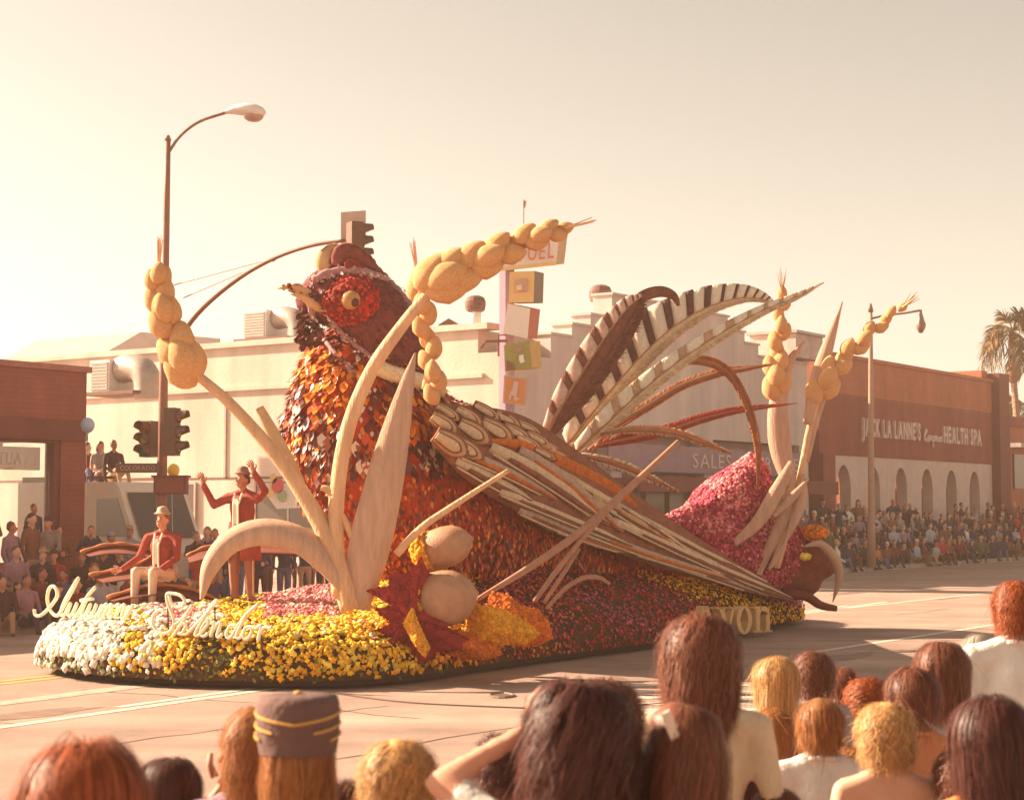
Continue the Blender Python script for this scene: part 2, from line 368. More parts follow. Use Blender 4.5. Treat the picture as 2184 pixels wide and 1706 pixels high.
def modulate(m, kind, lo, hi):
    "weather streaks or brick coursing multiplied into a wall's own colour"
    t = m.node_tree; b = t.nodes['Principled BSDF']; src = b.inputs['Base Color'].links[0].from_socket; tc = t.nodes.new('ShaderNodeTexCoord')
    mp = t.nodes.new('ShaderNodeMapping'); mp.inputs['Rotation'].default_value = (0, 0, -math.atan2(U.y, U.x)); t.links.new(tc.outputs['Object'], mp.inputs[0])
    if kind == 'streak':
        mp2 = t.nodes.new('ShaderNodeMapping'); mp2.inputs['Scale'].default_value = (1.3, 1.3, .10); t.links.new(mp.outputs[0], mp2.inputs[0])
        n = t.nodes.new('ShaderNodeTexNoise'); n.inputs['Scale'].default_value = 1.0; n.inputs['Detail'].default_value = 7; t.links.new(mp2.outputs[0], n.inputs['Vector']); fac = n.outputs['Fac']; a0, a1 = .32, .68
    else:
        sp_ = t.nodes.new('ShaderNodeSeparateXYZ'); cb_ = t.nodes.new('ShaderNodeCombineXYZ'); ad = t.nodes.new('ShaderNodeMath'); t.links.new(mp.outputs[0], sp_.inputs[0]); t.links.new(sp_.outputs[0], ad.inputs[0]); t.links.new(sp_.outputs[1], ad.inputs[1]); t.links.new(ad.outputs[0], cb_.inputs[0]); t.links.new(sp_.outputs[2], cb_.inputs[1])
        n = t.nodes.new('ShaderNodeTexBrick'); n.inputs['Scale'].default_value = 1.0; n.inputs['Brick Width'].default_value = .30; n.inputs['Row Height'].default_value = .10; n.inputs['Mortar Size'].default_value = .010
        n.inputs['Color1'].default_value = (1, 1, 1, 1); n.inputs['Color2'].default_value = (.62, .62, .62, 1); n.inputs['Mortar'].default_value = (.1, .1, .1, 1); t.links.new(cb_.outputs[0], n.inputs['Vector']); fac = n.outputs['Color']; a0, a1 = 0, 1
    mr = t.nodes.new('ShaderNodeMapRange'); mr.inputs['From Min'].default_value = a0; mr.inputs['From Max'].default_value = a1; mr.inputs['To Min'].default_value = lo; mr.inputs['To Max'].default_value = hi
    mx = t.nodes.new('ShaderNodeVectorMath'); mx.operation = 'SCALE'; t.links.new(fac, mr.inputs[0]); t.links.new(src, mx.inputs[0]); t.links.new(mr.outputs[0], mx.inputs['Scale']); t.links.new(mx.outputs[0], b.inputs['Base Color'])
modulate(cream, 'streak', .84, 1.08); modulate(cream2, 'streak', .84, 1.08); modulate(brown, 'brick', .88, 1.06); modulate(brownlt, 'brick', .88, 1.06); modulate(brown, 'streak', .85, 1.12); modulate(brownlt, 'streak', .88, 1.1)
def gl_pane():
    m = bpy.data.materials.new('clear_glass'); m.use_nodes = True; t = m.node_tree
    for n in list(t.nodes):
        if n.type == 'BSDF_PRINCIPLED': t.nodes.remove(n)
    a = t.nodes.new('ShaderNodeBsdfTransparent'); b = t.nodes.new('ShaderNodeBsdfGlossy'); b.inputs['Roughness'].default_value = .05
    mx = t.nodes.new('ShaderNodeMixShader'); mx.inputs[0].default_value = .10
    t.links.new(a.outputs[0], mx.inputs[1]); t.links.new(b.outputs[0], mx.inputs[2]); t.links.new(mx.outputs[0], t.nodes['Material Output'].inputs[0]); return m
clear = gl_pane()
# --- left brown corner shop: glazed on both streets so one sees through its corner
bs = thing('corner_shop', st(0, 3), 'low brown brick corner shop at left with a see-through display window', 'building')
g = G(); g.sbox(-16, 5.35, 0, 9, 3.42, 4.80); g.out('upper_wall', brown, bs)
g = G(); g.sbox(-16.05, 5.42, -.08, 9.05, 4.80, 4.92); g.out('coping', M('coping', (.38, .16, .13), .9, 3), bs)
g = G(); g.sbox(4.72, 5.35, .01, .5, 0, 3.42); g.out('pier', brown, bs)
g = G(); g.sbox(-16, 5.36, -.05, -.002, 3.40, 3.82); g.out('string_course', darkbr, bs)
g = G(); g.sbox(4.58, 4.72, .05, .3, 0, 3.42); g.sbox(-16, 4.58, .05, .3, 3.34, 3.42); g.sbox(-16, 4.58, .05, .3, 0, .45); g.out('window_frame', darkbr, bs)
for i in range(4):
    g = G(); g.sbox(-8.2 + i * 3.2, -5.05 + i * 3.2, .16, .175, .45, 3.34); g.out('pane', clear, bs)
g = G(); g.sbox(-16, 4, 8.7, 9, 0, 1.0); g.sbox(-16, -6, 8.7, 9, 1.0, 3.42); g.sbox(5.2, 5.34, .5, 8.9, 0, .9); g.out('rear_wall', brownlt, bs)
g = G(); g.sbox(5.2, 5.34, 3.2, 3.4, .9, 3.42); g.sbox(5.2, 5.34, 7.2, 7.4, .9, 3.42); g.out('mullion', darkbr, bs)
g = G(); g.sbox(-16, 5.2, 0.4, 8.9, .02, .06); g.out('floor_slab', concrete, bs)
sg = thing('window_sign', st(3.7, .4, 2.78), 'tan hanging shop sign with mirrored red letters inside the left window', 'sign')
g = G(); g.sbox(1.2, 4.52, .40, .45, 2.80, 3.26); g.out('board', M('sign_tan', (.56, .36, .22), .8, 3, .08), sg)
text_line('OTUA', st(3.24, .39, 2.90), U, (0, 0, 1), .25, .80, M('sign_rust', (.36, .11, .06), .7), sg, .01, .0, .2)
text_line('/', st(4.12, .39, 2.90), U, (0, 0, 1), .25, .10, M('sign_orange', (.62, .25, .08), .7), sg, .01, .0)
text_line('E', st(4.25, .39, 2.90), U, (0, 0, 1), .25, .15, M('sign_orange', (.6, .2, .05), .7), sg, .01, .0, mirror=True)
g = G(); g.sbox(2.6, 3.6, .41, .44, 3.26, 3.40); g.out('hanger', M('sign_red', (.4, .06, .05), .7), sg)
# --- white building on the far corner (its side wall catches the sun)
TC = 19.8
wb = thing('white_building', st(23, 14), 'tall cream stucco building with sunlit side wall and stepped street facade', 'building')
g = G(); g.sbox(TC, 38.9, .7, 40, 0, 6.95); g.sbox(TC, 38.9, 0, .7, 4.3, 6.3); g.out('wall', [cream], wb)
g = G(); g.sbox(TC - .10, TC, .5, 40, 5.62, 5.74); g.out('cornice', cream, wb)
g = G(); g.sbox(TC - .14, TC + .5, .3, 40, 6.95, 7.12); g.out('coping', cream, wb)
steps = [(TC, 22.3, 6.3), (22.3, 23.4, 6.98), (23.4, 24.4, 7.36), (24.4, 25.6, 7.73), (25.6, 31.5, 8.45), (31.5, 32.9, 8.42), (32.9, 34.1, 8.0), (34.1, 35.1, 7.64), (35.1, 38.9, 7.25)]
for i, (t0, t1, z) in enumerate(steps):
    g = G(); g.sbox(t0 + .002, t1 - .002, -.02 - .003 * (i % 2), .66, 4.3, z); g.out('parapet_step', cream2, wb)
    if z > 6.4:
        g = G(); g.sbox(t0 - .05, t1 + .05, -.07 - .004 * (i % 3), .70 + .004 * (i % 3), z, z + .07); g.out('step_coping', cream2, wb)
for t0, t1 in ((TC, 20.6), (25.5, 26.1), (31.2, 31.8), (38.2, 38.9)):
    g = G(); g.sbox(t0, t1, -.03, .6, 0, 4.3); g.out('pier', cream2, wb)
g = G(); g.sbox(TC + .5, 38.5, .45, .69, 0, 4.3); g.out('shop_front', M('shopfront', (.36, .24, .21), .7, 2, .2), wb)
for i in range(12):
    g = G(); t0 = 20.8 + i * 1.46
    if abs(t0 + .6 - 25.8) < .9 or abs(t0 + .6 - 31.5) < .9: continue
    g.sbox(t0, t0 + 1.25, .36, .44, .6, 2.9); w_ = g.out('shop_window', glassd, wb)
    g = G(); g.sbox(t0 - .06, t0, .32, .45, .5, 3.0); g.sbox(t0 + 1.25, t0 + 1.31, .32, .45, .5, 3.0); g.out('frame', darkbr, w_)
g = G(); g.sbox(25, 38.6, -1.3, -.05, 2.75, 2.95); g.sbox(25, 38.6, -1.34, -1.27, 2.55, 3.0); g.out('awning', darkbr, wb)
for d0, d1, z0, z1, mt in ((6.3, 8.9, 1.5, 2.85, darkbr), (4.3, 6.4, 3.35, 4.6, M('pale_panel', (.55, .44, .40), .8)), (11.5, 13, 1.6, 2.8, darkbr), (1.5, 3.4, 1.4, 2.7, darkbr)):
    g = G(); g.sbox(TC - .06, TC - .01, d0, d1, z0, z1); w_ = g.out('side_window', glassd if mt is darkbr else mt, wb)
    g = G(); g.sbox(TC - .09, TC - .02, d0 - .07, d0, z0 - .07, z1 + .07); g.sbox(TC - .09, TC - .02, d1, d1 + .07, z0 - .07, z1 + .07); g.sbox(TC - .088, TC - .02, d0, d1, z1, z1 + .07); g.sbox(TC - .12, TC - .02, d0 - .1, d1 + .1, z0 - .12, z0 - .07); g.sbox(TC - .08, TC - .02, (d0 + d1) / 2 - .03, (d0 + d1) / 2 + .03, z0, z1); g.out('frame', metal, w_)
g = G(); g.sbox(TC - .02, TC - .012, .8, 39, 2.95, 3.0); g.out('conduit', metald, wb)
g = G(); g.sbox(TC - .05, TC - .01, 10.2, 10.28, 3.0, 5.6); g.out('downpipe', metal, wb)
# rear gabled roof seen over the parapet, left
g = G(); P = [st(26, 24, 6.9), st(26, 40, 6.9), st(21, 30, 6.9)]
a_, b_, c_, d_ = dp(160, 790, 66), dp(300, 708, 66), dp(470, 722, 66), dp(470, 800, 66)
off = V * 6
g.put([a_, b_, c_, d_, a_ + off, b_ + off, c_ + off, d_ + off], [(0, 3, 2, 1), (4, 5, 6, 7), (0, 1, 5, 4), (1, 2, 6, 5), (2, 3, 7, 6), (3, 0, 4, 7)]); g.out('rear_roof', M('roof_grey', (.46, .36, .33), .9, 2, .1), wb)
bx = st(28.6, -.05, 3.42)
sb = thing('fascia_sign', st(31, -.1, 3.3), 'faded violet fascia sign with pale letters over the stepped building shopfront', 'sign')
g = G(); g.sbox(25.2, 38.4, -.14, -.06, 3.18, 4.02); g.out('board', M('sign_violet', (.33, .22, .26), .8, 3, .1), sb)
text_line('SALES & SERVICE', st(30.2, -.16, 3.36), U, (0, 0, 1), .46, 7.6, M('sign_pale', (.60, .48, .46), .7), sb, .02, .0, .15)
# --- spa building
sp = thing('spa_building', st(49, 4), 'brown brick building with lighter upper wall, arched white arcade and raised pale lettering', 'building')
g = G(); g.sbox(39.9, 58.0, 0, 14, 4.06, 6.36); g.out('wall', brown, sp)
g = G(); g.sbox(41.2, 58.0, .005, 14, 6.36, 7.72); g.sbox(39.9, 41.2, .005, 14, 6.36, 7.72); g.out('upper_wall', brownlt, sp)  # upper wall in a lighter brown than the wall below
g = G(); g.sbox(39.85, 58.05, -.10, 14.05, 7.72, 7.86); g.out('coping', brownlt, sp)
g = G(); g.sbox(57.9, 59.2, -.35, 3, 0, 8.15); g.out('end_pier', darkbr, sp)
g = G(); g.sbox(57.2, 57.9, .2, 3, 7.86, 8.25); g.out('chimney', brownlt, sp)
g = G(); g.sbox(39.9, 40.95, -.15, 3, 0, 4.06); g.out('pier', brown, sp)
arc = M('arcade_stucco', (0.62, 0.48, 0.43), 0.9, 2, .1)
ac = [42.1 + i * 2.72 for i in range(6)]
edges = [40.95] + [(a + b) / 2 for a, b in zip(ac[:-1], ac[1:])] + [57.9]
for i, c in enumerate(ac):                                                   # each bay of the arcade with its arched opening
    e0, e1 = edges[i], edges[i + 1]; r = .62; zs = 2.75; n = 14
    arcp = [(c + r * math.cos(math.pi - math.pi * k / n), zs + .95 * math.sin(math.pi * k / n)) for k in range(n + 1)]
    poly = [(e0 + .003, 0), (c - r, 0)] + arcp + [(c + r, 0), (e1 - .003, 0), (e1 - .003, 4.05), (e0 + .003, 4.05)]
    m_ = len(poly); vs = [st(t, .05, z) for t, z in poly] + [st(t, .5, z) for t, z in poly]
    fs = [tuple(range(m_)), tuple(range(m_, 2 * m_))[::-1]] + [(k, (k + 1) % m_, m_ + (k + 1) % m_, m_ + k) for k in range(m_)]
    part('arch_bay', vs, fs, arc, sp)
    g = G(); g.sbox(c - r, c + r, .62, .7, .05, 3.75); g.out('arch_door', M('arch_brown', (.33, .13, .09), .7, 3, .2), sp)
LT = M('spa_letters', (.66, .50, .45), .7, 6, .08)
text_line("JACK LA LANNE'S", st(43.55, -.05, 4.86), U, (0, 0, 1),   .66, 5.75, LT, sp, .05, .035, .16)
text_line('HEALTH SPA', st(51.85, -.05, 4.86), U, (0, 0, 1), .66, 4.4, LT, sp, .05, .035, .16)
eu = [[(0, 0), (.05, .45), (.3, .75), (.45, .62), (.2, .42), (.05, .2), (.25, -.05), (.5, .2)], [(.55, .35), (.52, 0), (.7, 0), (.78, .35), (.8, 0)], [(.9, .3), (.95, 0), (.92, .35), (1.1, .32)],
      [(1.3, .3), (1.15, .15), (1.3, 0), (1.42, .15), (1.3, .3)], [(1.5, .35), (1.45, -.45)], [(1.5, .2), (1.7, .35), (1.78, .12), (1.5, 0)], [(1.85, .15), (2.05, .25), (1.98, .36), (1.85, .15), (2.0, 0), (2.15, .1)],
      [(2.45, .3), (2.25, .15), (2.4, 0), (2.48, .3), (2.5, 0)], [(2.62, .33), (2.6, 0), (2.68, .3), (2.85, .28), (2.85, 0)]]
for s_ in eu:
    g = G(); g.tube([st(49.75 + p[0] * .66, -.06, 4.86 + p[1] * .62) for p in spline(s_, 5)], .045, 5); g.out('script_letter', LT, sp)
# --- next building to the right
nb = thing('brick_store', st(66, 4), 'small brick store at far right beyond the palm trunk', 'building')
g = G(); g.sbox(60.5, 90, .3, 14, 0, 5.9); g.out('wall', brownlt, nb)
g = G(); g.sbox(60.4, 90, .15, 14, 5.9, 6.35); g.out('parapet', brown, nb)
for i in range(4):
    g = G(); g.sbox(61.3 + i * 2.4, 62.9 + i * 2.4, .2, .29, 3.0, 4.6); g.out('window', glassd, nb)
g = G(); g.sbox(60.5, 72, -.4, .28, 4.9, 5.1); g.out('cornice', cream2, nb)

# ------------------------------------------------------------------ roof gear
def cool_box(name, x0, x1, y0, y1, Y, label, elbow):
    c = dp((x0 + x1) / 2, y1, Y); w_ = px(x1 - x0, Y); h = px(y1 - y0, Y)
    t = thing(name, c, label, 'air cooler'); e = V * .0
    X, D, Z = (-U * .35 - V * .93).normalized() * -1, None, Vector((0, 0, 1))
    X = -V; D = U
    sx = w_ / abs(X.x + .2 * X.y) / 1.0
    g = G(); g.obox(c + Z * h / 2 + D * .5, X * sx / 2, D * .5, Z * h / 2); g.out('housing', white, t)
    for i in range(9):
        z = h * (.1 + .8 * i / 8); g = G(); g.obox(c + Z * z - D * .02, X * sx * .44, D * .02, Z * h * .03); g.out('louvre', metal, t)
    # elbow duct
    r = px(elbow, Y); q = [c + X * (sx / 2 + k) + D * .5 + Z * zz for k, zz in ((0, h * .72), (r * .9, h * .75), (r * 1.7, h * .62), (r * 2.1, h * .3), (r * 2.15, -.25))]
    g = G(); g.tube([Vector(p) for p in spline(q, 4)], r * .78, 12); g.out('duct', metal, t, True)
    g = G(); g.obox(c - Z * .06 + D * .5 + X * r, X * (sx * .7 + r), D * .7, Z * .05); g.out('platform', metald, t)
    return t
cool_box('rooftop_cooler', 190, 233, 768, 836, 53.0, 'pale evaporative cooler with elbow duct on ledge beside the left shop', 38)
cool_box('rooftop_cooler', 518, 566, 662, 722, 55.0, 'pale evaporative cooler with elbow duct on parapet left of the bird head', 30)
def turbine(x, y, r, yb, Y, label):
    c = dp(x, y, Y); R = px(r, Y); base = dp(x, yb, Y); t = thing('roof_ventilator', base, label, 'ventilator', 'mushroom ventilators on the white building roof')
    g = G(); g.tube([base - Vector((0, 0, .3)), c], R * .55, 14); g.out('neck', white, t, True)
    prof = [(.55, -.8), (.9, -.62), (1, -.2), (1, .25), (.85, .62), (.45, .82), (.08, .86)]
    n = 18; vs = []; fs = []
    for a, b in prof:
        for k in range(n): an = 6.2832 * k / n; rr = R * a * (1 + .03 * (k % 2)); vs.append(c + Vector((rr * math.cos(an), rr * math.sin(an), b * R)))
    for i in range(len(prof) - 1):
        for k in range(n): fs.append((i * n + k, i * n + (k + 1) % n, (i + 1) * n + (k + 1) % n, (i + 1) * n + k))
    fs.append(tuple((len(prof) - 1) * n + k for k in range(n))); part('cowl', vs, fs, metald, t, None, False)
    return t
turbine(1014, 649, 22, 693, 51, 'rusty mushroom ventilator behind the wheat stalk left of the pylon sign')
turbine(1281, 628, 24, 668, 55, 'rusty mushroom ventilator on the stepped parapet right of the pylon sign')
vn = thing('roof_vent', dp(957, 692, 52), 'small dark gabled roof vent behind the bird neck', 'vent')
g = G(); a_, b_, c_ = dp(934, 693, 52), dp(957, 679, 52), dp(982, 693, 52); o_ = Vector((0, 1.2, 0)); g.put([a_, b_, c_, a_ + o_, b_ + o_, c_ + o_], [(0, 2, 1), (3, 4, 5), (0, 1, 4, 3), (1, 2, 5, 4), (0, 3, 5, 2)]); g.out('gable', metald, vn)
hut = thing('roof_hut', dp(1690, 745, 62), 'small pale roof hut with dark sides behind the rear wheat', 'roof hut')
g = G(); c = dp(1685, 745, 62); g.obox(c + Vector((0, .8, .1)), U * 1.1, V * .9, (0, 0, .42)); g.out('box', M('hut', (.52, .40, .36), .9, 2), hut)
g = G(); g.obox(c + Vector((0, .8, .58)), U * 1.2, V * 1.0, (0, 0, .05)); g.out('lid', metal, hut)

# ------------------------------------------------------------------ pylon sign
Yp = 46.3
py = thing('pylon_sign', Vector((dp(1082, 900, Yp).x, Yp, 0)), 'tall pylon of five tilted coloured sign boxes beside the white building', 'sign')
violet = M('pylon_violet', (.36, .27, .36), .6, 4, .08)
ex = (Vector((1, 0, 0)) * .94 - Vector((0, 1, 0)) * .15).normalized()
c0, c1 = dp(1081, 560, Yp + .2), dp(1081, 900, Yp + .2); g = G(); g.obox((c0 + Vector((c1.x, c1.y, 0))) / 2, ex * .12, V * .10, (0, 0, c0.z / 2)); g.out('post', violet, py)
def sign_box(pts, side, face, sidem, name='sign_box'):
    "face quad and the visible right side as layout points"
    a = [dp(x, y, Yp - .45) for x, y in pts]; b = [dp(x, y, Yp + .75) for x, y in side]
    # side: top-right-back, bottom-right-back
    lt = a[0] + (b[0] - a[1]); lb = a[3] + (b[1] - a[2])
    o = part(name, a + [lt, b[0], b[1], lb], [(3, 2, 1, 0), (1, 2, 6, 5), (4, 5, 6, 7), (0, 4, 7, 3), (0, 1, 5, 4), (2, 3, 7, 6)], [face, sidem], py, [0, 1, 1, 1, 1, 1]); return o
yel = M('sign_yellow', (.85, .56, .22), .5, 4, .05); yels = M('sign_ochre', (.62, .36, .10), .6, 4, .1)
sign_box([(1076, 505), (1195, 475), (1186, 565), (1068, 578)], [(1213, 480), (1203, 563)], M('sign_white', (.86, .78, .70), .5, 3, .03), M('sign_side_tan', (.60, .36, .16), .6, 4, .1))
g = G(); fr = [dp(1068, 570, Yp - .48), dp(1187, 557, Yp - .48), dp(1186, 565, Yp - .48), dp(1068, 578, Yp - .48)]; g.put(fr + [p + Vector((0, .05, 0)) for p in fr], [(3, 2, 1, 0), (4, 5, 6, 7), (0, 1, 5, 4), (2, 3, 7, 6)]); g.out('trim', yel, py)
o_ = dp(1108, 558, Yp - .5); e_ = dp(1181, 550, Yp - .5); red = M('letter_red', (.74, .20, .12), .6)
text_line('FUEL', o_, e_ - o_, (0.06, 0, 1), px(34, Yp), (e_ - o_).length, red, py, .01, .0, .2)
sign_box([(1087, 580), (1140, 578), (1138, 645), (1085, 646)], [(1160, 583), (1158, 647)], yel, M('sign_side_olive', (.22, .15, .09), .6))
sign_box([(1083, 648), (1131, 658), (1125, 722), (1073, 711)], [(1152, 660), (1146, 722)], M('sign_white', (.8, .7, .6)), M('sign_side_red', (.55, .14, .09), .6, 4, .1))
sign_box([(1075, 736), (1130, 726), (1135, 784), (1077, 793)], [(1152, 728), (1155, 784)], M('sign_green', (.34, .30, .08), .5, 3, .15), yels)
sign_box([(1075, 800), (1125, 806), (1121, 866), (1072, 859)], [(1127, 806), (1123, 866)], M('sign_frame_grey', (.55, .42, .42), .6), M('sign_side_grey', (.5, .38, .38), .6))
def emblem(pts, mat_, dy=.5):
    "flat raised mark, given as an outline"
    a = [dp(x, y, Yp - dy) for x, y in pts]; n_ = len(a); part('emblem', a + [p + Vector((0, .03, 0)) for p in a], [tuple(range(n_)), tuple(range(n_, 2 * n_))[::-1]] + [(k, (k + 1) % n_, n_ + (k + 1) % n_, n_ + k) for k in range(n_)], mat_, py)
emblem([(1078, 804), (1122, 809), (1118, 863), (1075, 857)], M('sign_orange', (.64, .18, .06), .6, 3, .08), .475)
chair = M('emblem_pale', (.62, .46, .42), .6)
emblem([(1096, 812), (1106, 815), (1103, 835), (1092, 832)], chair); emblem([(1090, 832), (1103, 835), (1101, 845), (1086, 842)], chair)
emblem([(1086, 842), (1090, 843), (1089, 852), (1085, 851)], chair); emblem([(1097, 845), (1101, 846), (1108, 851), (1099, 855), (1095, 852)], chair)
emblem([(1098, 742), (1112, 739), (1115, 748), (1102, 752), (1095, 748)], M('emblem_mauve', (.40, .24, .18), .6)); emblem([(1107, 758), (1116, 756), (1119, 772), (1111, 775), (1107, 768)], M('emblem_white', (.85, .78, .7), .6))
emblem([(1080, 768), (1096, 776), (1100, 788), (1081, 791)], M('emblem_dark', (.22, .10, .05), .6))
emblem([(1098, 597), (1126, 595), (1125, 622), (1097, 623)], M('emblem_rose', (.62, .36, .26), .6)); emblem([(1102, 610), (1112, 606), (1114, 618), (1104, 620)], M('emblem_cream', (.85, .66, .46), .6), .55)
g = G(); g.tube([dp(1025, 743, Yp), dp(1037, 728, Yp), dp(1082, 727, Yp)], .04, 6); g.tube([dp(1063, 760, Yp), dp(1063, 715, Yp), dp(1080, 714, Yp)], .03, 6); g.out('bracket', metald, py)
fl = thing('small_flag', dp(1117, 445, Yp), 'small red pennant on a thin mast above the pylon sign', 'flag')
g = G(); g.tube([dp(1117, 480, Yp), dp(1117, 426, Yp)], .012, 5); g.out('mast', metald, fl)
g = G(); g.put([dp(1117, 427, Yp), dp(1123, 430, Yp + .06), dp(1120, 444, Yp), dp(1116, 443, Yp), dp(1117, 427, Yp + .02), dp(1123, 430, Yp + .08), dp(1120, 444, Yp + .02), dp(1116, 443, Yp + .02)], [(0, 1, 2, 3), (4, 7, 6, 5), (0, 4, 5, 1), (1, 5, 6, 2), (2, 6, 7, 3)]); g.out('cloth', red, fl)

# ------------------------------------------------------------------ traffic pole with lamp and mast arm
Ys = 33.0
base = Vector((dp(343, 1088, Ys).x, Ys, 0.14))
tp = thing('signal_pole', base, 'tall rusty brown street lamp and traffic signal pole at the far corner', 'street lamp')
topp = dp(358, 300, Ys)
pole = M('pole_brown', (.30, .14, .10), .6, 5, .2)
pts = [base.lerp(Vector((topp.x, topp.y, topp.z)), k / 8) for k in range(9)]
g = G(); g.tube(pts, [.12, .11, .10, .09, .08, .072, .065, .06, .052], 12); g.out('pole', pole, tp, True)
g = G(); g.tube([topp, topp + Vector((0, 0, .1))], [.07, .03], 8); g.out('cap', pole, tp, True); g = G(); g.tube([base, base + Vector((0, 0, .3))], [.24, .2], 12); g.out('base_collar', pole, tp, True)
g = G(); g.tube([dp(x, y, Ys - .6 * k) for k, (x, y) in enumerate(spline([(360, 325), (385, 290), (425, 260), (484, 240)], 5))] and [dp(x, y, Ys) for x, y in spline([(360, 325), (385, 290), (425, 260), (484, 240)], 5)], .03, 8); g.out('lamp_arm', pole, tp, True)
lh = G(); q = [(480, 240, .05), (500, 236, .13), (525, 236, .19), (548, 240, .2), (562, 241, .12), (567, 240, .02)]
P = [dp(x, y, Ys) for x, y, r in q]; n = 12; vs = []; fs = []
for p, (x, y, r) in zip(P, q):
    for k in range(n): a = 6.2832 * k / n; vs.append(p + Vector((0, math.cos(a) * r * 1.1, math.sin(a) * r * (.75 if math.sin(a) > 0 else .55))))
for i in range(len(q) - 1):
    for k in range(n): fs.append((i * n + k, i * n + (k + 1) % n, (i + 1) * n + (k + 1) % n, (i + 1) * n + k))
lh.put(vs, fs); lhead = lh.out('lamp_head', white, tp, True)
v, f = ellip(dp(541, 247, Ys), (.2, 0, 0), (0, .17, 0), (0, 0, .13)); part('lens', v, f, M('lens', (.45, .30, .25), .3, spec=.5), lhead, None, True)
arm = spline([(362, 755, Ys), (420, 670, Ys - .6), (500, 600, Ys - 1.4), (580, 553, Ys - 2.1), (660, 525, Ys - 2.6), (735, 513, Ys - 2.9)], 6)
g = G(); g.tube([dp(*p) for p in arm], [.055 - .025 * k / len(arm) for k in range(len(arm))], 8); g.out('mast_arm', pole, tp, True)
for y1, y0 in ((608, 549), (636, 551)):
    g = G(); g.tube([dp(372 if y1 < 620 else 390, y1, Ys), dp(580, y0 + 3, Ys - 2.1)], .012, 5); g.out('guy_wire', M('wire', (.4, .3, .26), .6), tp)
g = G(); v, f = ellip(dp(582, 553, Ys - 2.1), (.06, 0, 0), (0, .05, 0), (0, 0, .05), ICO1); g.put(v, f.tolist()); g.out('clamp', pole, tp)
def signal(cx, y0, y1, Y, facing, label, plate=None):
    c = dp(cx, (y0 + y1) / 2, Y); h = px(y1 - y0, Y); f_ = Vector(facing).normalized(); s_ = f_.cross(Vector((0, 0, 1)))
    t = thing('traffic_signal', c - Vector((0, 0, h / 2)), label, 'traffic light')
    sig = M('signal_green', (.16, .09, .065), .6, 5, .15)
    g = G(); g.obox(c, s_ * .135, f_ * .11, (0, 0, h / 2)); g.out('housing', sig, t)
    for k in (-1, 0, 1):
        z = Vector((0, 0, k * h / 3.1)); g = G(); n_ = 12; vs = []; fs = []
        for L in (0.10, .31):
            for i in range(n_): a = 6.2832 * i / n_; vs.append(c + z + f_ * (L if math.sin(a) > -.3 or L < .15 else .15) + s_ * math.cos(a) * .118 + Vector((0, 0, math.sin(a) * .118)))
        for i in range(n_): fs.append((i, (i + 1) % n_, n_ + (i + 1) % n_, n_ + i))
        g.put(vs, fs); g.out('visor', sig, t, True)
        g = G(); g.tube([c + z + f_ * .13, c + z + f_ * .15], .09, 10); g.out('lens', M('signal_lens_%d' % (k + 1), [(.05, .12, .08), (.3, .2, .05), (.3, .05, .04)][k + 1], .2), t)
    if plate:
        b = [dp(x, y, Y + .25) for x, y in plate]; part('backplate', b + [p + Vector((0, .03, 0)) for p in b], [(0, 3, 2, 1), (4, 5, 6, 7), (0, 1, 5, 4), (1, 2, 6, 5), (2, 3, 7, 6), (3, 0, 4, 7)], M('backplate', (.62, .46, .38), .7, 4, .08), t)
    return t
signal(367, 870, 972, Ys - .35, (1, -.25, 0), 'dark traffic signal seen side-on right of the left pole')
signal(317, 898, 975, Ys - .3, (-.5, -1, 0), 'dark traffic signal facing the cross street left of the pole')
signal(757, 474, 556, Ys - 3.0, (1, .5, 0), 'traffic signal with pale backplate hanging from the mast arm above the bird', [(727, 453), (780, 449), (780, 520), (727, 530)])
ss = thing('street_sign', dp(295, 997, Ys - .2), 'dark street name plate bolted to the signal pole', 'sign')
g = G(); a_ = dp(293, 998, Ys - .25); g.obox(a_, (px(46, Ys), 0, 0), (0, .02, 0), (0, 0, px(10, Ys))); g.out('plate', M('plate', (.20, .11, .10), .6), ss)
text_line('COLORADO', dp(256, 1003, Ys - .29), (1, 0, 0), (0, 0, 1), px(10, Ys), px(74, Ys), M('plate_text', (.5, .36, .32), .6), ss, .004, .0)
cb = thing('control_cabinet', dp(365, 1055, Ys - .1), 'dark control box fixed to the pole under the signals', 'cabinet')
g = G(); g.obox(dp(365, 1035, Ys - .1), (px(34, Ys), 0, 0), (0, .15, 0), (0, 0, px(19, Ys))); g.out('box', darkbr, cb)
g = G(); g.obox(dp(365, 1035, Ys - .1) - Vector((0, .16, 0)), (px(30, Ys), 0, 0), (0, .012, 0), (0, 0, px(16, Ys))); g.out('door', M('cab_door', (.24, .08, .06), .6), cb)
g = G(); g.obox(dp(365, 1016, Ys - .1), (px(38, Ys), 0, 0), (0, .2, 0), (0, 0, .02)); g.out('lid', darkbr, cb)
